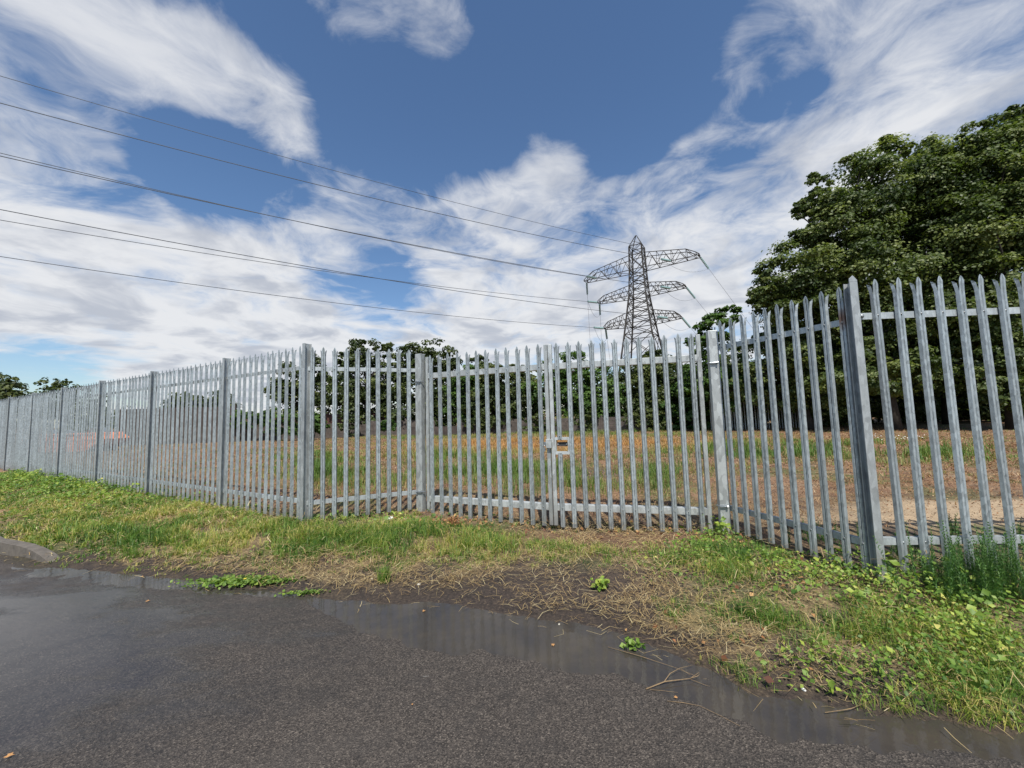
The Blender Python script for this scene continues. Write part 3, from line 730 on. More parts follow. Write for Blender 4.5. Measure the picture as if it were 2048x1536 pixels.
tree('maple_tree', 'small maple crown showing just above the right gate post', 'tree', 1430, 23.0,
     [(1430, 655, 34), (1455, 635, 24), (1405, 680, 30), (1440, 720, 50), (1400, 760, 40), (1470, 780, 45)], 11000, .18, M_LEAF3, 105, .16, None, 14)
MID = 'trees in a row behind the concrete wall'
tree('ash_tree', 'tall round-topped tree left of centre behind the rusty wall', 'tree', 735, 33.0,
     [(735, 705, 34), (700, 720, 26), (765, 700, 22), (730, 760, 55), (690, 790, 40), (780, 770, 40), (740, 815, 50), (690, 740, 26)], 17000, .22, M_LEAF2, 111, .25, MID, 22)
tree('ash_tree', 'broad leafy tree directly behind the left gate post', 'tree', 850, 31.5,
     [(840, 720, 40), (880, 715, 34), (810, 735, 34), (905, 740, 26), (840, 780, 55), (900, 790, 45), (860, 830, 45), (800, 820, 40)], 18000, .22, M_LEAF2, 112, .25, MID, 22)
tree('ash_tree', 'open dark tree with sky gaps behind the tall corner post', 'tree', 600, 34.0,
     [(590, 760, 42), (625, 740, 30), (560, 780, 30), (640, 790, 34), (590, 800, 40), (655, 760, 24)], 9000, .24, M_LEAF2, 113, .2, MID, 20)
tree('ash_tree', 'bushy tree rising above the left gate leaf beside the meeting stiles', 'tree', 1100, 29.0,
     [(1140, 735, 36), (1110, 750, 36), (1170, 745, 26), (1090, 785, 45), (1150, 790, 45)], 11000, .2, M_LEAF3, 114, .18, MID, 16)
UND = 'shaded shrubs under the maples'
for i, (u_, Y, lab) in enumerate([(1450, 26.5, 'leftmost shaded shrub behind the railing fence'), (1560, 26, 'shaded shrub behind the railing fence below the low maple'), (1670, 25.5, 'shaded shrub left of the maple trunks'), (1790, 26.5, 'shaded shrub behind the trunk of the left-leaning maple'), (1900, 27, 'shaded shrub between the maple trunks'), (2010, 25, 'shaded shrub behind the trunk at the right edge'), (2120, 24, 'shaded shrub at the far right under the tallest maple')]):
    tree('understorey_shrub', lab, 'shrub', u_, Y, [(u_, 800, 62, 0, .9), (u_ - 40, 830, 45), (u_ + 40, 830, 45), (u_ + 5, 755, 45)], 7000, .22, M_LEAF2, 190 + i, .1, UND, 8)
HED = 'hedge shrubs along the back of the field'
for i, (u_, v_, rp, Y) in enumerate([(935, 770, 40, 30), (985, 775, 46, 29), (1035, 772, 45, 29.5), (1200, 785, 52, 28), (1265, 780, 55, 28.5), (1330, 775, 58, 27.5), (1385, 790, 50, 26), (1300, 730, 30, 30), (960, 740, 26, 31)]):
    labs = ['rounded hedge shrub right of the left gate post', 'dark hedge shrub behind the middle of the left leaf', 'dense hedge shrub behind the right end of the left leaf', 'pale green hedge shrub left of the pylon legs', 'hedge shrub right below the pylon', 'tall hedge shrub right of the pylon legs', 'ragged hedge shrub behind the right gate post', 'upper shrub crown in front of the pylon legs', 'thin upper shrub behind the left gate leaf']
    tree('hedge_shrub', labs[i], 'shrub', u_, Y, [(u_, v_, rp), (u_ - rp * .5, v_ + rp * .6, rp * .8), (u_ + rp * .5, v_ + rp * .7, rp * .8), (u_ + rp * .1, v_ - rp * .6, rp * .5), (u_, v_ + rp * 1.3, rp * .8), (u_ - rp * .6, v_ + rp * 1.3, rp * .6), (u_ + rp * .6, v_ + rp * 1.35, rp * .6)], 11000, .19, M_LEAF2 if i % 3 else M_LEAF3, 130 + i, .12, HED, 12)
SHR = 'bright shrubs in front of the low concrete wall'
for i, (u_, v_, rp, Y, lab) in enumerate([(520, 832, 20, 27.5, 'leftmost bright shrub before the low wall'), (570, 838, 30, 27, 'largest bright green shrub beside the tall corner post'), (628, 842, 22, 27.2, 'small bright shrub right of the tall corner post'), (480, 835, 18, 28.0, 'small dark-leaved shrub against the rusty fence'), (775, 845, 14, 28.0, 'little green shrub against the low concrete wall')]):
    tree('bright_shrub', lab, 'shrub', u_, Y, [(u_, v_, rp, 0, .9), (u_ - rp * .6, v_ + rp * .5, rp * .7), (u_ + rp * .6, v_ + rp * .5, rp * .7)], 2600, .17, M_LEAF3, 150 + i, .06, SHR, 8)
FARL = 'distant trees at the left'
for i, (u_, Y, bl, lab) in enumerate([
    (370, 62, [(365, 810, 26), (385, 815, 22), (345, 815, 18)], 'low distant round tree seen through the left run'),
    (440, 60, [(440, 800, 20), (430, 820, 24), (450, 825, 24), (443, 783, 8)], 'distant pointed tree seen through the left run'),
    (405, 64, [(405, 815, 16), (415, 825, 18)], 'small distant tree between the round and the pointed one'),
    (10, 42, [(0, 765, 20), (20, 775, 22), (-25, 770, 30), (10, 800, 36), (-20, 830, 50)], 'dense windswept tree at the far left edge'),
    (130, 48, [(95, 772, 16), (120, 766, 10), (135, 778, 18), (160, 790, 18), (120, 800, 28), (175, 815, 26), (95, 820, 36), (200, 810, 18), (220, 830, 26)], 'ragged windswept tree above the left run')]):
    tree('distant_tree', lab, 'tree', u_, Y, bl, 3200, .42 if Y > 50 else .36, M_LEAF2, 170 + i, .2, FARL, 14, clump=.34)
# the far wood behind everything: reads as one dark mass under the maples and along the horizon
r = np.random.default_rng(55); bl = []
for i in range(34):
    x = -70 + i * 4.2 + r.uniform(-1, 1); Y = 60 + r.uniform(-3, 3) if x < -8 else (42 + r.uniform(-2, 2)); h = r.uniform(1.3, 2.0) if x < -8 else r.uniform(2.6, 3.6)
    bl.append((x, Y, h * .75, 3.2, 2.0, h))
for i in range(16):
    x = 14 + i * 2.6; bl.append((x, 30 + r.uniform(-1.5, 1.5), 2.6, 2.4, 1.6, 2.6))
o, _c = crown('far_wood', bl, 42000, .45, M_LEAF2, None, 56, .4)
tag(o, 'dark wood reading as one mass behind the field', 'wood', kind='stuff')

# ------------------------------------------------------------------ walls and fences at the back of the field
def bay_fence(name, label, cat, pts, h, bay, panel_m, post_m, z0=0.0, th=.06, cranked=False, courses=0, group=None):
    f = thing(name, label, cat, (0, 0, 0), 0, group); rr_ = random.Random(len(label))
    for (a, b_) in zip(pts[:-1], pts[1:]):
        L, rz = frame_of(a, b_); n = max(1, round(L / bay)); ux, uy = math.cos(rz), math.sin(rz)
        for k in range(n):
            c_ = (k + .5) * L / n; x, y = a[0] + ux * c_, a[1] + uy * c_; z = float(gz(x, y)) + z0
            mb = MB()
            hh = h + rr_.uniform(-.04, .04)
            if courses:
                for q in range(courses): mb.box((x, y, z + hh * (q + .5) / courses - .02), (L / n - .13, th - (.012 if q % 2 else 0), hh / courses - .012), rz)
            else:
                nb = max(4, int(L / n / .14))
                for q in range(nb):
                    cx_ = (q + .5) / nb * (L / n - .12) - (L / n - .12) / 2
                    mb.box((x + ux * cx_, y + uy * cx_, z + hh / 2 - .05 + rr_.uniform(-.02, .02)), ((L / n - .12) / nb - .006, th - .01 * (q % 2), hh), rz)
            mb.build('panel', panel_m, f)
        for k in range(n + 1):
            x, y = a[0] + ux * k * L / n, a[1] + uy * k * L / n; z = float(gz(x, y)) + z0
            mb = MB().box((x, y, z + h / 2), (.11, .11, h + .25), rz)
            if cranked: mb.tube([(x, y, z + h + .10), (x, y, z + h + .3), (x - ux * .18, y - uy * .18, z + h + .52)], .05, 5)
            mb.build('post', post_m, f)
    return f
def gp(u_, Y): return (float(atY(u_, 860, Y)[0]), Y)
bay_fence('concrete_wall', 'low grey concrete panel wall behind the left run and the left wing panel', 'wall', [gp(200, 26.0), gp(560, 29.0), gp(905, 31.0)], 1.15, 2.7, M_CONC, M_CONC, courses=3)
bay_fence('concrete_wall', 'ivy-hung coursed concrete wall behind the gate leaves', 'wall', [gp(925, 29.0), gp(1120, 27.5), gp(1295, 25.5)], 1.0, 2.4, M_CONC, M_CONC, courses=4)
bay_fence('concrete_post_fence', 'thin cranked concrete post fence behind the left gate post', 'fence', [gp(815, 27.6), gp(975, 27.8)], .75, 1.9, M_BROWN, M_CONC, cranked=True)
bay_fence('board_fence', 'tall dark brown board fence behind the low wall at the left', 'fence', [gp(235, 36.0), gp(470, 36.0)], 2.95, 2.6, M_BROWN, M_BROWN)
bay_fence('rusty_fence', 'rusty red sheet fence showing above the low wall', 'fence', [gp(486, 33.5), gp(770, 33.5)], 1.95, 2.6, M_RUST, M_RUST)
rf = thing('railing_fence', 'dark slender railing fence beneath the maples', 'fence', (0, 0, 0))
a, b_ = gp(1420, 24.6), gp(1600, 24.2); L, rz = frame_of(a, b_)
for z in (.35, 1.75): MB().box(((a[0] + b_[0]) / 2, (a[1] + b_[1]) / 2, z), (L, .04, .05), rz).build('rail', M_RAIL_DARK, rf)
for k in range(34):
    q = (k + .5) / 34; MB().box((a[0] + (b_[0] - a[0]) * q, a[1] + (b_[1] - a[1]) * q - .04, .98), (.05, .025, 1.95), rz).build('bar', M_POST, rf)

IVY = 'ivy growing over the back walls'
for i, (u_, v_, Y, L_, lab) in enumerate([(960, 838, 27.4, 1.6, 'ivy mass at the left end of the coursed wall'), (1075, 838, 27.0, 1.9, 'ivy hanging over the coursed wall behind the meeting stiles'), (1170, 832, 26.4, 1.3, 'reddish ivy stems trailing down the coursed wall'), (1290, 835, 25.2, 2.2, 'wide ivy heap swallowing the right end of the coursed wall'), (700, 842, 28.9, 1.5, 'ivy patch on the low grey wall behind the left wing panel'), (880, 845, 30.0, 1.6, 'ivy patch at the right end of the low grey wall')]):
    k = L_ / (Y / FPX); o = thing('ivy', lab, 'ivy', (0, 0, 0), 0, IVY); bl = PXB([(u_, v_, k * .5, 0, .6), (u_ - k * .4, v_ + 8, k * .4, 0, .7), (u_ + k * .35, v_ + 6, k * .4, 0, .7), (u_ + 5, v_ + 22, k * .3, 0, .8)], Y, .35)
    crown('foliage', bl, 2200, .13, M_LEAF2, o, 230 + i)

# ------------------------------------------------------------------ skip with scrap
sx = (at(107, 905, 0)[0] + at(198, 904, 0)[0]) / 2; SY = 21.6; sx = float(atY(153, 890, SY)[0]); sz = float(gz(sx, SY))
sk = thing('skip', 'faded orange-red waste skip full of scrap behind the left run', 'skip', (sx, SY, sz), R(3))
bp = [(-1.30, .06), (1.30, .06), (2.15, .68), (1.62, .98), (-1.62, .98), (-2.15, .68)]
mb = MB().prism(bp, 'y', -.85, -.80); mb.prism(bp, 'y', .80, .85)
mb.build('side_plate', M_SKIP, sk)
mb = MB()
for (p_, q_) in ((0, 1), (1, 2), (2, 3), (4, 5), (5, 0)):
    (xa, za), (xb, zb_) = bp[p_], bp[q_]; n0 = len(mb.v)
    for (x, z) in ((xa, za), (xb, zb_)):
        for y in (-.797, .797): mb.v.append((x * .985, y, z * .985 + .01))
    mb.f.append((n0, n0 + 1, n0 + 3, n0 + 2))
mb.build('shell', M_SKIP, sk)
MB().tube([(-1.66, -.88, .99), (1.66, -.88, .99)], .045, 6).build('rim', M_SKIP_RIB, sk); MB().tube([(-1.66, .88, .99), (1.66, .88, .99)], .045, 6).build('rim', M_SKIP_RIB, sk)
for x in (-1.0, -.35, .35, 1.0): MB().box((x, -.875, .5), (.07, .05, .84)).build('rib', M_SKIP_RIB, sk)
MB().box((0, -.868, .68), (4.0, .036, .06)).build('band', M_SKIP_RIB, sk)
for s in (-1, 1): MB().tube([(s * .9, -.90, .45), (s * .9, -1.0, .45)], .055, 8).build('lifting_lug', M_RAIL_DARK, sk)
for (dx, dz, w, h, rx, lab) in ((1.25, 1.05, .9, .34, .5, 'bent grey scrap sheet over the right end of the skip'), (-.6, 1.02, .7, .22, -.35, 'flat grey scrap piece in the middle of the skip'), (-1.45, 1.06, .45, .3, .7, 'small scrap offcut over the left end of the skip')):
    mb = MB(); pts = []
    for i in range(9): q = i / 8; pts.append((-w / 2 + w * q, h * math.sin(q * 3.0) * (1 - .3 * q)))
    mb.prism(pts + [(x, z - .02) for x, z in pts[::-1]], 'y', -.28, .3)
    o = mb.build('scrap_sheet', M_SCRAP); o.location = (sx + dx, SY - .1, sz + dz); o.rotation_euler = (.15, 0, rx); tag(o, lab, 'scrap', 'scrap on the skip')

# ------------------------------------------------------------------ grass, straw and weeds
def blade_arrays(B, h, az, bend, w, tint):
    n = len(B); d = np.stack([np.cos(az), np.sin(az), np.zeros(n)], 1); s = np.stack([-np.sin(az), np.cos(az), np.zeros(n)], 1)
    h = h[:, None]; bd = bend[:, None]; w = w[:, None]; up = np.array([0, 0, 1.0])
    m_ = B + up * h * (.56 - .08 * bd) + d * h * bd * .28; tip = B + up * h * (1 - .42 * bd) + d * h * bd * .85
    V = np.stack([B - s * w, B + s * w, m_ - s * w * .75, m_ + s * w * .75, tip], 1).reshape(-1, 3)
    k = np.arange(n)[:, None] * 5
    T = np.concatenate([k + np.array([[0, 1, 3]]), k + np.array([[0, 3, 2]]), k + np.array([[2, 3, 4]])])
    return V, T, np.repeat(tint, 5)
def pxmask(u_, v_, lst):
    o = np.zeros_like(u_)
    for (cx_, cy_, rx, ry, wt_) in lst: o += wt_ * np.exp(-(((u_ - cx_) / rx) ** 2 + ((v_ - cy_) / ry) ** 2))
    return o
YEL = [(420, 1040, 160, 30, .15), (880, 1100, 60, 20, .2), (1400, 1130, 80, 25, .15), (940, 1085, 70, 25, .3), (1080, 1105, 90, 18, .25), (1900, 1400, 130, 50, .3), (2020, 1440, 90, 50, .35), (150, 1020, 250, 40, .12), (1880, 1310, 60, 40, .25)]
LUSH = [(820, 1075, 100, 28, .5), (620, 1110, 60, 18, .5), (1000, 1100, 90, 22, .5), (400, 1090, 60, 25, .6), (1180, 1110, 60, 18, .5), (200, 1020, 220, 40, .4), (120, 1075, 120, 30, 1), (290, 1080, 110, 32, 1), (480, 1050, 120, 30, .6), (560, 1085, 90, 32, .9), (690, 1065, 110, 35, 1), (760, 1110, 60, 30, .8), (940, 1085, 80, 28, .7), (1060, 1100, 100, 22, .6), (850, 1075, 60, 30, .6),
        (100, 990, 200, 50, .5), (330, 1020, 160, 30, .45), (1420, 1110, 90, 30, .7), (1500, 1120, 90, 30, .6), (1470, 1155, 60, 18, .8), (1480, 1225, 40, 18, .8), (1360, 1215, 60, 14, .6), (1550, 1240, 50, 22, .9), (1680, 1270, 80, 45, .9), (1760, 1260, 90, 50, .6), (1900, 1330, 140, 80, .8), (1980, 1230, 120, 60, .6), (1700, 1180, 90, 40, .35), (1850, 1420, 150, 40, .7), (1460, 1350, 60, 25, .5), (2040, 1400, 90, 60, .8), (1300, 1120, 70, 25, .35)]
BARE = [(40, 1108, 70, 9, 1.5), (960, 1185, 230, 28, 1.2), (700, 1178, 110, 18, .8), (1130, 1190, 130, 45, .8), (1250, 1255, 120, 25, .8), (1420, 1300, 100, 22, .5), (1230, 1080, 220, 14, .5), (640, 1035, 200, 6, .4)]
STRAWM = [(120, 1020, 200, 50, .5), (380, 1040, 200, 30, .5), (600, 1060, 120, 30, .4), (450, 1125, 220, 20, 1), (640, 1130, 120, 25, .8), (700, 1155, 250, 22, .7), (880, 1160, 160, 25, .6), (1120, 1210, 200, 30, .7), (1350, 1180, 120, 50, .9), (1300, 1260, 120, 30, .8), (1420, 1280, 130, 35, .9), (1500, 1330, 120, 30, .5), (60, 1060, 150, 25, .4), (500, 1035, 180, 30, .5), (1250, 1090, 180, 30, .5), (1750, 1340, 200, 60, .35), (1640, 1180, 140, 40, .6), (1850, 1440, 200, 40, .5), (250, 1020, 250, 60, .4), (1000, 1120, 200, 20, .4), (1240, 1065, 260, 18, .6)]
def sample_verge(n, r, xlo=-16, xhi=4.6, lo=.02):
    x = r.uniform(xlo, xhi, n); y = r.uniform(1.2, 13.5, n)
    d = edge_d(x, y); fy = np.where(x < -2.87, 5.32 - (x + 2.87) * .543, np.interp(x, [-2.87, -1.41, 2.4, 2.88, 6], [5.32, 5.9, 4.55, 3.18, 3.1])) + .35
    ok = (d > lo) & (y < fy); return x[ok], y[ok], d[ok]
def vis(x, y):
    z = gz(x, y); P = np.stack([x, y, z], 1); u_, v_ = proj(P); dist = np.hypot(x, y); return z, u_, v_, dist
r = np.random.default_rng(21)
# clumped green grass
VV, TT, CC_ = [], [], []; off = 0
def add(V, T, t_):
    global off
    VV.append(V); TT.append(T + off); CC_.append(t_); off += len(V)
def flush(name, m, label=None, cat=None, kind='stuff', parent=None):
    global VV, TT, CC_, off
    me = tri_mesh(name, np.concatenate(VV), np.concatenate(TT), np.concatenate(CC_)); VV, TT, CC_, off = [], [], [], 0
    o = link(name, me, m, parent)
    if kind: o['kind'] = kind
    if label: tag(o, label, cat)
    return o
x, y, d = sample_verge(520000, r); z, u_, v_, dist = vis(x, y)
pr_ = pxmask(u_, v_, LUSH) * 1.15 + .20 - 1.0 * pxmask(u_, v_, BARE); pr_ = pr_ * np.clip(.6 + .9 * fbm(x, y, 6, 31), .05, 1.5) * np.clip(3.2 / dist, .25, 1.6)
ok = (r.random(len(x)) < pr_ * .42) & (u_ > -120) & (u_ < 2170); x, y, z, u_, v_, dist = x[ok], y[ok], z[ok], u_[ok], v_[ok], dist[ok]
lush = np.clip(pxmask(u_, v_, LUSH), 0, 1.2)
cnt = r.integers(7, 16, len(x)); idx = np.repeat(np.arange(len(x)), cnt); n = len(idx)
print('grass blades', n)
ct = np.clip(r.normal(.42, .2, len(x)) + .45 * fbm(x, y, 2.6, 35) + .06 * (u_ < 700) - .12 * lush + pxmask(u_, v_, YEL), 0, 1)
B = np.stack([x[idx] + r.normal(0, .022, n), y[idx] + r.normal(0, .022, n), z[idx] - .008], 1)
ch = (.05 + .085 * lush) * r.uniform(.6, 1.35, len(x))
add(*blade_arrays(B, ch[idx] * r.uniform(.55, 1.25, n), r.uniform(0, 6.28, n), r.uniform(.3, 1.35, n), r.uniform(.0011, .0026, n) * np.clip(dist[idx] / 3.4, .8, 2.6), np.clip(ct[idx] + r.normal(0, .13, n), 0, 1)))
flush('verge_grass', M_GRASS, 'rough green and yellowing grass growing along the verge', 'grass')
# straw and clippings lying on the soil
x, y, d = sample_verge(900000, r, lo=-.16); z, u_, v_, dist = vis(x, y); z = np.maximum(z, RZ + .001)
pr_ = .33 + pxmask(u_, v_, STRAWM) - .25 * pxmask(u_, v_, BARE); pr_ *= np.clip(.75 + .8 * fbm(x, y, 7, 41), .08, 1.6) * np.clip(3.2 / dist, .25, 1.6) * np.where(d < 0, .10, np.clip(d * 6, .2, 1))
ok = (r.random(len(x)) < pr_ * .62) & (u_ > -120) & (u_ < 2170); x, y, z, dist = x[ok], y[ok], z[ok], dist[ok]; n = len(x); print('straw', n)
az = r.uniform(0, 6.28, n); ln = r.uniform(.03, .15, n) * r.uniform(.5, 1.35, n); w = r.uniform(.0007, .0018, n) * np.clip(dist / 3.2, .8, 2.6); el_ = r.normal(.05, .16, n); zz = z + r.exponential(.032, n) + .003
dx, dy = np.cos(az), np.sin(az); cv = r.normal(0, .18, n)
A = np.stack([x, y, zz], 1); Md = A + np.stack([dx * ln * .5 - dy * ln * cv, dy * ln * .5 + dx * ln * cv, ln * el_ * .5 + ln * .06], 1); E_ = A + np.stack([dx * ln, dy * ln, ln * el_], 1); s_ = np.stack([-dy, dx, np.zeros(n)], 1) * w[:, None]
V = np.stack([A - s_, A + s_, Md - s_, Md + s_, E_ - s_ * .6, E_ + s_ * .6], 1).reshape(-1, 3); k = np.arange(n)[:, None] * 6
T = np.concatenate([k + np.array([[0, 1, 3]]), k + np.array([[0, 3, 2]]), k + np.array([[2, 3, 5]]), k + np.array([[2, 5, 4]])])
add(V, T, np.repeat(np.clip(r.normal(.55, .25, n), 0, 1), 6)); flush('straw_litter', M_STRAW, 'dry straw and grass clippings strewn over the verge', 'straw')
# broad leaved weeds on the verge
WEEDS = [(1800, 1190, 140, 40, 1.0), (1950, 1190, 140, 50, 1.0), (1850, 1250, 160, 40, .9), (1700, 1130, 60, 40, .8), (1500, 1130, 150, 30, .7), (1600, 1220, 120, 40, .5), (1960, 1330, 140, 80, 1.0), (1780, 1330, 130, 60, .9), (1700, 1380, 120, 30, .7), (1620, 1330, 80, 25, .5), (1900, 1430, 130, 40, .6), (1400, 1110, 90, 22, .6), (1640, 1170, 110, 30, .8), (300, 980, 220, 28, .9), (80, 960, 140, 28, .9), (480, 1010, 90, 18, .6), (700, 1040, 120, 14, .6), (1450, 1075, 60, 25, .7), (830, 1050, 70, 12, .4), (160, 1010, 200, 40, .4), (1560, 1350, 60, 25, .5), (620, 1090, 90, 30, .25)]
x, y, d = sample_verge(900000, r); z, u_, v_, dist = vis(x, y)
pr_ = pxmask(u_, v_, WEEDS) * np.clip(.7 + .9 * fbm(x, y, 4.5, 51), .03, 1.6) * np.clip(3.2 / dist, .3, 1.6)
ok = (r.random(len(x)) < pr_ * .85) & (u_ > -120) & (u_ < 2170); x, y, z, u_, v_, dist = x[ok], y[ok], z[ok], u_[ok], v_[ok], dist[ok]; n = len(x); print('weeds', n)
P = np.stack([x, y, z + r.uniform(.015, .20, n) * np.clip(pxmask(u_, v_, WEEDS), .25, 1.1) * np.clip(.8 + .6 * fbm(x, y, 5, 53), .3, 1.5)], 1)
nr = unit(np.stack([r.normal(0, .7, n), r.normal(-.2, .7, n), np.ones(n)], 1))
add(*leaf_arrays(P, nr, np.where(r.random(n) < .08, r.uniform(.035, .06, n), r.uniform(.010, .032, n)) * np.clip(dist / 4, .9, 1.7), np.clip(r.normal(.38, .2, n) + .35 * fbm(x, y, 3.5, 52), 0, 1), r))
flush('verge_weeds', M_WEED, 'broad-leaved weeds and creepers spreading over the verge', 'weeds')
# brown dead leaf litter below the gate
LIT = [(900, 1040, 90, 14, 1), (1010, 1045, 120, 14, .8), (1240, 1060, 220, 16, 1), (1380, 1290, 120, 40, .35), (1650, 1120, 80, 30, .4), (1450, 1085, 60, 20, .7), (1600, 1180, 160, 60, .25), (1500, 1330, 160, 40, .25), (1900, 1430, 150, 40, .25), (700, 1010, 250, 14, .5)]
x, y, d = sample_verge(300000, r); z, u_, v_, dist = vis(x, y); ok = (r.random(len(x)) < pxmask(u_, v_, LIT) * .22 * np.clip(.6 + fbm(x, y, 6, 61), 0, 1.5)); x, y, z, dist = x[ok], y[ok], z[ok], dist[ok]; n = len(x); print('litter', n)
add(*leaf_arrays(np.stack([x, y, z + r.uniform(.004, .05, n)], 1), unit(np.stack([r.normal(0, .6, n), r.normal(-.2, .6, n), np.ones(n)], 1)), r.uniform(.02, .055, n), r.uniform(0, 1, n), r))
flush('leaf_litter', M_BRLEAF, 'brown dead leaves lying under the gate and along the verge', 'leaf litter')
# field growth behind the fence
n0 = 520000; x = r.uniform(-34, 26, n0); y = r.uniform(5.0, 31, n0); fy = np.where(x < -2.87, 5.32 - (x + 2.87) * .543, np.interp(x, [-2.87, -1.41, 2.4, 2.88, 6, 30], [5.32, 5.9, 4.55, 3.18, 3.1, 2])) + .15
fz = .42 + .8 * fbm(x, y, 1.1, 71) + .8 * fbm(x, y, 2.8, 72)
z = gz(x, y); P = np.stack([x, y, z], 1); u_, v_ = proj(P); dist = np.hypot(x, y)
FG = [(640, 935, 40, 30, .8), (860, 940, 50, 30, .6), (980, 925, 60, 18, .6), (1130, 960, 50, 22, .7), (1320, 955, 40, 26, .7), (1180, 1000, 40, 22, .6), (1460, 905, 60, 14, .6), (700, 950, 120, 40, .9), (960, 960, 90, 45, .8), (1050, 980, 60, 30, .8), (1250, 960, 160, 30, .4), (1400, 920, 120, 20, .6), (1560, 905, 150, 22, 1.0), (1850, 905, 220, 18, 1.0), (1100, 930, 200, 18, .5), (560, 930, 60, 35, .5), (1180, 868, 240, 8, .8), (820, 875, 120, 8, .6), (1340, 1000, 120, 25, .5), (880, 905, 60, 20, .4)]
OR = [(960, 893, 130, 16, .9), (1160, 890, 140, 15, 1.0), (1330, 888, 120, 13, .7), (780, 905, 120, 20, .2), (1500, 885, 100, 10, .2)]
SAND = [(1900, 1035, 230, 42, 1.6), (1600, 960, 60, 40, .5)]
g_ = pxmask(u_, v_, FG); o_ = pxmask(u_, v_, OR); s_ = pxmask(u_, v_, SAND)
pr_ = (.13 + g_ * 1.1 + o_ * 1.0 - s_) * np.clip(fz, 0, 1.6) * np.clip(9 / dist, .3, 1.5)
ok = (y > fy) & (u_ > -60) & (u_ < 2110) & (r.random(n0) < pr_ * .36)
x, y, z, dist, g_, o_ = x[ok], y[ok], z[ok], dist[ok], g_[ok], o_[ok]
cnt = r.integers(4, 9, len(x)); idx = np.repeat(np.arange(len(x)), cnt); n = len(idx); print('field blades', n)
tb = np.clip(.50 + .55 * o_ - .38 * g_ + r.normal(0, .17, len(x)), 0, 1)
sc = np.clip(dist / 7, .7, 2.4)
B = np.stack([x[idx] + r.normal(0, .05, n), y[idx] + r.normal(0, .05, n), z[idx] - .01], 1)
add(*blade_arrays(B, ((.08 + .19 * np.clip(g_, 0, 1.2) + .12 * o_) * np.clip(.6 + .6 * fz[ok], .5, 1.5))[idx] * r.uniform(.5, 1.4, n), r.uniform(0, 6.28, n), r.uniform(.1, .9, n), r.uniform(.0022, .0045, n) * sc[idx], np.clip(tb[idx] + r.normal(0, .1, n), 0, 1)))
flush('field_growth', M_FIELDG, 'patchy green and orange-brown weeds over the bare field', 'weeds')
# rubble, clods and straw over the field
n = 150000; x = r.uniform(-32, 22, n * 3); y = r.uniform(4.4, 30, n * 3); fy = np.where(x < -2.87, 5.32 - (x + 2.87) * .543, np.interp(x, [-2.87, -1.41, 2.4, 2.88, 6, 30], [5.32, 5.9, 4.55, 3.18, 3.1, 2])) + .25
dist = np.hypot(x, y); ok = (y > fy) & (r.random(n * 3) < np.clip(8 / dist, .1, 1) * .9); x, y, dist = x[ok], y[ok], dist[ok]; n = len(x); z = gz(x, y)
add(*leaf_arrays(np.stack([x, y, z + r.uniform(.0, .04, n)], 1), unit(np.stack([r.normal(0, .7, n), r.normal(-.2, .7, n), np.ones(n)], 1)), r.uniform(.010, .034, n) * np.clip(dist / 9, .8, 1.8), np.clip(r.normal(.36, .2, n), 0, 1), r))
flush('field_litter', M_FLIT, 'brown clods and dead stalks scattered over the field', 'litter')

# dead stalks lying over the field
n = 420000; x = r.uniform(-30, 20, n); y = r.uniform(4.4, 26, n); fy = np.where(x < -2.87, 5.32 - (x + 2.87) * .543, np.interp(x, [-2.87, -1.41, 2.4, 2.88, 6, 30], [5.32, 5.9, 4.55, 3.18, 3.1, 2])) + .1
dist = np.hypot(x, y); u_, v_ = proj(np.stack([x, y, gz(x, y)], 1)); ok = (y > fy) & (r.random(n) < np.clip(6 / dist, .05, 1) ** 1.3 * np.clip(.55 + .9 * fbm(x, y, 1.6, 91), .05, 1.3) * (1 - .85 * np.clip(pxmask(u_, v_, SAND), 0, 1)))
x, y, dist = x[ok], y[ok], dist[ok]; n = len(x); z = gz(x, y)
add(*blade_arrays(np.stack([x, y, z + r.uniform(0, .03, n)], 1), r.uniform(.05, .16, n), r.uniform(0, 6.28, n), r.uniform(1.6, 2.3, n), r.uniform(.0018, .004, n) * np.clip(dist / 7, .8, 2), np.clip(r.normal(.42, .25, n), 0, 1)))
flush('field_stalks', M_FLIT, 'dead stalks lying over the bare field', 'stalks')

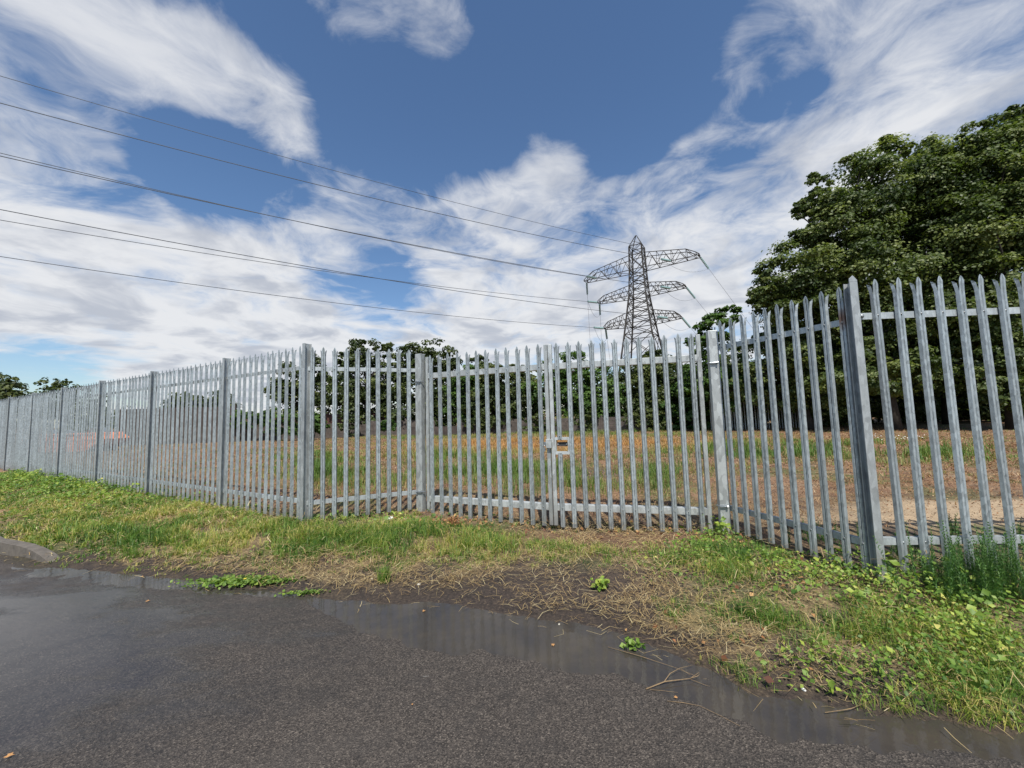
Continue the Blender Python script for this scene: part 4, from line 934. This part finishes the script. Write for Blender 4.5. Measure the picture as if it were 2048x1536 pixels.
# ------------------------------------------------------------------ single plants and small things on the verge
def tuft(name, label, cat, u_, v_, nb, h, spread, tint, m, seed, group=None, w=.0022, bend=(.1, 1.0)):
    rr = np.random.default_rng(seed); q = at(u_, v_, -.08); q = at(u_, v_, float(gz(q[0], q[1]))); zz = float(gz(q[0], q[1]))
    B = np.stack([rr.normal(0, spread, nb), rr.normal(0, spread, nb), np.full(nb, -.01)], 1)
    V, T, t_ = blade_arrays(B, h * rr.uniform(.5, 1.15, nb), rr.uniform(0, 6.28, nb), rr.uniform(*bend, nb), rr.uniform(.7, 1.3, nb) * w, np.clip(rr.normal(tint, .12, nb), 0, 1))
    o = link(name, tri_mesh(name, V, T, t_), m); o.location = (q[0], q[1], zz); return tag(o, label, cat, group)
TU = 'single grass tufts on the verge'
for i, a_ in enumerate([(770, 1165, 150, .20, .03, .25, 'leggy green grass tuft beside the white stone at the road edge'), (265, 1115, 120, .17, .04, .2, 'deep green grass tuft near the end of the kerb'), (560, 1115, 110, .14, .05, .25, 'dense green grass tuft by the straw left of the creeping weed'),
                        (1075, 1085, 70, .07, .02, .05, 'small dark tuft in the bare soil below the gate leaves'), (1345, 1235, 90, .09, .04, .2, 'short tuft on the straw right of the bare soil'), (1545, 1250, 120, .13, .05, .12, 'deep green tuft in the straw above the forked twig'), (1470, 1285, 40, .08, .018, .15, 'tiny round tuft alone on the dead leaves')]):
    tuft('grass_tuft', a_[6], 'grass tuft', a_[0], a_[1], a_[2], a_[3], a_[4], a_[5] + .15, M_GRASS, 300 + i, TU)
def horsetail(label, u_, v_, nst, h, sx_, seed, zoff=0.0, Y=None):
    rr = np.random.default_rng(seed)
    q = at(u_, v_, .0) if Y is None else atY(u_, v_, Y); zz = float(gz(q[0], q[1])); Vs, Ts, ts = [], [], []; o_ = 0
    for k in range(nst):
        bx, by = rr.normal(0, sx_), rr.normal(0, sx_ * .45); hh = h * rr.uniform(.55, 1.1); nw = int(hh / .02); lean = rr.normal(0, .12, 2)
        zs = np.linspace(.02, hh, nw); nb = 7
        zz_ = np.repeat(zs, nb); n = len(zz_); cx_ = bx + lean[0] * zz_ ; cy_ = by + lean[1] * zz_
        ln = .085 * (1 - zz_ / hh * .75) * rr.uniform(.7, 1.2, n)
        V, T, t_ = blade_arrays(np.stack([cx_, cy_, zz_], 1), ln, rr.uniform(0, 6.28, n), rr.uniform(.75, 1.2, n), np.full(n, .0017), np.clip(rr.normal(.5, .2, n), 0, 1))
        Vs.append(V); Ts.append(T + o_); ts.append(t_); o_ += len(V)
        V, T, t_ = blade_arrays(np.array([[bx, by, -.01]]), np.array([hh]), np.array([math.atan2(lean[1], lean[0])]), np.array([np.hypot(*lean)]), np.array([.002]), np.array([.4]))
        Vs.append(V); Ts.append(T + o_); ts.append(t_); o_ += len(V)
    o = link('horsetail', tri_mesh('horsetail', np.concatenate(Vs), np.concatenate(Ts), np.concatenate(ts)), M_HORSE); o.location = (q[0], q[1], zz)
    return tag(o, label, 'horsetail', 'horsetail clumps by the right fence')
horsetail('thick feathery horsetail clump in front of the right run at the view edge', 1985, 1190, 85, .46, .24, 401)
horsetail('feathery horsetail clump just left of the thickest clump', 1890, 1175, 28, .28, .13, 402)
horsetail('horsetail clump inside the angled wing panel', 1620, 1090, 20, .24, .2, 403, Y=4.1)
horsetail('horsetail clump behind the first pales right of the corner post', 1800, 1105, 18, .26, .2, 404, Y=3.6)
horsetail('horsetail clump on the sandy edge behind the right run', 1905, 1085, 9, .30, .06, 405, Y=3.85)
horsetail('horsetail clump at the foot of the fence before the sand at the edge', 2040, 1090, 9, .28, .1, 406, Y=3.75)

def leafy(name, label, cat, u_, v_, n, spread, size, h, tint, m, seed, group=None, flower=None, flat=.5):
    rr = np.random.default_rng(seed); q = at(u_, v_, -.12); q = at(u_, v_, float(gz(q[0], q[1]))); zz = max(float(gz(q[0], q[1])), RZ)
    P = np.stack([rr.normal(0, spread[0], n), rr.normal(0, spread[1], n), rr.uniform(.01, h, n)], 1)
    V, T, t_ = leaf_arrays(P, unit(np.stack([rr.normal(0, flat, n), rr.normal(-.1, flat, n), np.ones(n)], 1)), rr.uniform(.7, 1.3, n) * size, np.clip(rr.normal(tint, .15, n), 0, 1), rr)
    b0 = V[0::4]; nv = len(V); off_ = b0 + np.array([.0012, .0006, 0])          # thin runners from the root to every leaf
    V = np.concatenate([V, off_, [[0, 0, .004]]]); i_ = np.arange(n); T = np.concatenate([T, np.stack([i_ * 4, nv + i_, np.full(n, nv + n)], 1)]); t_ = np.concatenate([t_, np.full(n + 1, .35)])
    o = link(name, tri_mesh(name, V, T, t_), m); o.location = (q[0], q[1], zz); tag(o, label, cat, group)
    if flower:
        f = MB()
        for k in range(9):
            a_ = k * .698; f.tube([(0, 0, 0), (.012 * math.cos(a_), .012 * math.sin(a_), .004)], [.004, .002], 4)
        fo = f.build('flower', M_YEL, o); fo.location = flower
    return o
cw = leafy('creeping_weed', 'low green creeping weed with a yellow flower reaching into the puddle', 'weed', 490, 1168, 800, (.24, .05), .034, .04, .35, M_WEED, 501, flower=(.02, -.03, .05))
leafy('creeping_weed', 'thin trailing end of green weed lying on the puddle edge', 'weed', 610, 1190, 130, (.10, .025), .026, .025, .35, M_WEED, 502)
leafy('weed_rosette', 'small green weed rosette standing in the puddle', 'weed', 1266, 1305, 46, (.03, .022), .034, .05, .35, M_WEED, 503, flat=.8)
leafy('weed_rosette', 'upright pale green weed on the bare soil', 'weed', 1203, 1180, 60, (.035, .03), .042, .09, .6, M_WEED, 504, flat=.8)
leafy('weed_rosette', 'broad yellow-green weed at the foot of the corner post', 'weed', 1765, 1150, 40, (.05, .04), .075, .22, .75, M_WEED, 505, flat=.9)
leafy('weed_rosette', 'leafy weed at the foot of the right gate post', 'weed', 1445, 1075, 60, (.06, .05), .05, .22, .6, M_WEED, 506, flat=.9)
leafy('dead_plant', 'withered orange-brown plant under the left end of the gate', 'plant', 905, 1050, 170, (.05, .035), .026, .11, .6, M_BRLEAF, 507, flat=1.2)

def stone(label, u_, v_, s, m, seed, group='stones on the verge'):
    rr = random.Random(seed); q = at(u_, v_, -.13); zz = float(gz(q[0], q[1])); bm = bmesh.new(); bmesh.ops.create_icosphere(bm, subdivisions=2, radius=s)
    for vv in bm.verts: vv.co = Vector((vv.co.x * 1.25, vv.co.y, vv.co.z * .7)) * (1 + .22 * math.sin(vv.co.x * 3 / s + seed) * math.cos(vv.co.y * 2.3 / s + seed * 2))
    me = bpy.data.meshes.new('stone'); bm.to_mesh(me); bm.free(); me.shade_smooth(); o = link('stone', me, m); o.location = (q[0], q[1], zz + s * .4); o.rotation_euler = (0, 0, rr.uniform(0, 6)); return tag(o, label, 'stone', group)
stone('pale round stone on the dark soil by the leggy tuft', 838, 1171, .014, M_STONE, 1)
stone('small pale stone left of the round one by the leggy tuft', 744, 1163, .010, M_STONE, 2)
stone('tiny pale stone at the puddle edge below the bare soil', 1118, 1243, .008, M_STONE, 3)
stone('white pebble at the water edge among the right weeds', 1607, 1376, .010, M_PAPER, 4)
def twig(label, pts, rad, m=M_TWIG, group='twigs on the road edge', name='twig'):
    P = []
    for (u_, v_, h) in pts: q = at(u_, v_, RZ + h); P.append(tuple(q))
    return P, rad
def twig_thing(label, branches, m=M_TWIG, name='twig', group='twigs by the puddle'):
    mb = MB()
    for pts, rad in branches:
        P = [tuple(at(u_, v_, RZ + h)) for (u_, v_, h) in pts]; mb.tube(P, [rad * .72 * (1 - .6 * i / (len(P) - 1)) * (1 + .2 * math.sin(i * 2.3)) for i in range(len(P))], 5)
    return tag(mb.build(name, m, smooth=True), label, 'twig', group)
twig_thing('forked brown twig lying half in the puddle', [([(1292, 1378, .006), (1330, 1363, .018), (1380, 1357, .016), (1398, 1345, .02)], .005), ([(1328, 1364, .018), (1340, 1347, .03), (1360, 1336, .034), (1385, 1330, .02)], .0035), ([(1380, 1357, .016), (1395, 1352, .03), (1400, 1348, .03)], .003), ([(1380, 1358, .014), (1410, 1370, .008), (1420, 1373, .006)], .002), ([(1362, 1337, .03), (1380, 1350, .02)], .002)])
twig_thing('pale stalk lying straight across the puddle behind the forked twig', [([(1216, 1294, .008), (1280, 1312, .012), (1350, 1335, .014), (1392, 1352, .012)], .0028)])
twig_thing('short pale stalk on the asphalt below the forked twig', [([(1300, 1379, .006), (1330, 1382, .006), (1356, 1385, .006)], .002)])
twig_thing('long thin stalk on the asphalt right of the forked twig', [([(1334, 1402, .006), (1365, 1405, .006), (1400, 1412, .006), (1440, 1431, .006), (1480, 1452, .006)], .0024)])
twig_thing('bent stalk lying over the dark water at the right', [([(1650, 1425, .012), (1700, 1418, .025), (1740, 1402, .035)], .0028)])
twig_thing('white stick lying alone on the asphalt', [([(847, 1158 + 195, .004), (868, 1157 + 195, .004)], .0022)], M_PAPER, 'stick', None)
def fallen_leaf(label, u_, v_, s, seed):
    rr = np.random.default_rng(seed); q = at(u_, v_, RZ + .004); out = [(0, -.55), (.14, -.2), (.5, -.15), (.3, .05), (.42, .35), (.14, .28), (0, .6), (-.14, .28), (-.42, .35), (-.3, .05), (-.5, -.15), (-.14, -.2)]
    V = [(0, 0, .004)] + [(a_ * s, b__ * s, .002 + abs(a_) * s * rr.uniform(.05, .4)) for a_, b__ in out]; n = len(out)
    T = [(0, 1 + i, 1 + (i + 1) % n) for i in range(n)]
    zz = float(roadz(q[0], q[1])) + .006
    o = link('fallen_leaf', tri_mesh('fallen_leaf', V, T), M_DEADLEAF); o.location = (q[0], q[1], max(zz, RZ + .003)); o.rotation_euler = (0, 0, rr.uniform(0, 6)); return tag(o, label, 'leaf', 'fallen leaves on the road')
fallen_leaf('curled brown leaf in the bottom left corner of the road', 18, 1518, .035, 1)
fallen_leaf('yellow-brown leaf alone on the asphalt below the creeping weed', 296, 1204, .035, 2)
fallen_leaf('brown leaf at the road edge near the kerb end', 285, 1153, .03, 3)
fallen_leaf('brown leaf floating at the broad part of the puddle', 848, 1222, .03, 4)
fallen_leaf('small orange leaf scrap on the open asphalt', 825, 1414, .012, 5)
fallen_leaf('brown leaf in the puddle left of the green rosette', 1106, 1290, .028, 6)
fallen_leaf('reddish leaf beside the long thin stalk', 1352, 1396, .022, 7)
# litter against the left gate post
def crumple(name, label, cat, u_, v_, s, m, seed, group=None, sq=(1, 1, .5)):
    rr = np.random.default_rng(seed); q = at(u_, v_, -.02); zz = float(gz(q[0], q[1])); bm = bmesh.new(); bmesh.ops.create_icosphere(bm, subdivisions=3, radius=s)
    for vv in bm.verts: vv.co = Vector((vv.co.x * sq[0], vv.co.y * sq[1], vv.co.z * sq[2])) * float(1 + rr.normal(0, .16))
    me = bpy.data.meshes.new(name); bm.to_mesh(me); bm.free(); o = link(name, me, m); o.location = (q[0], q[1], zz + s * sq[2] * .6); return tag(o, label, cat, group)
crumple('plastic_scrap', 'crumpled white plastic scrap in the weeds left of the left gate post', 'litter', 780, 1038, .045, M_PAPER, 1)
crumple('card_scrap', 'sodden brown cardboard lying beside the white plastic scrap', 'litter', 808, 1040, .07, M_CARD, 2, sq=(1.5, .8, .35))
crumple('rag', 'flat grey rag trailing towards the left gate post', 'litter', 838, 1040, .06, M_KERB, 3, sq=(1.4, .8, .3))
# white flowers in the field
n = 46; rr = np.random.default_rng(9); c_ = at(1795, 886, 0); x = c_[0] + rr.normal(0, .55, n); y = c_[1] + rr.normal(0, .5, n); zz = gz(x, y) + rr.uniform(.12, .26, n)
add(*leaf_arrays(np.stack([x, y, zz], 1), unit(np.stack([rr.normal(0, .4, n), rr.normal(-.5, .3, n), np.ones(n)], 1)), np.full(n, .036), np.full(n, .5), rr)); flush('white_flowers', M_WHITEFL, 'patch of small white flowers in the field before the maples', 'flowers')
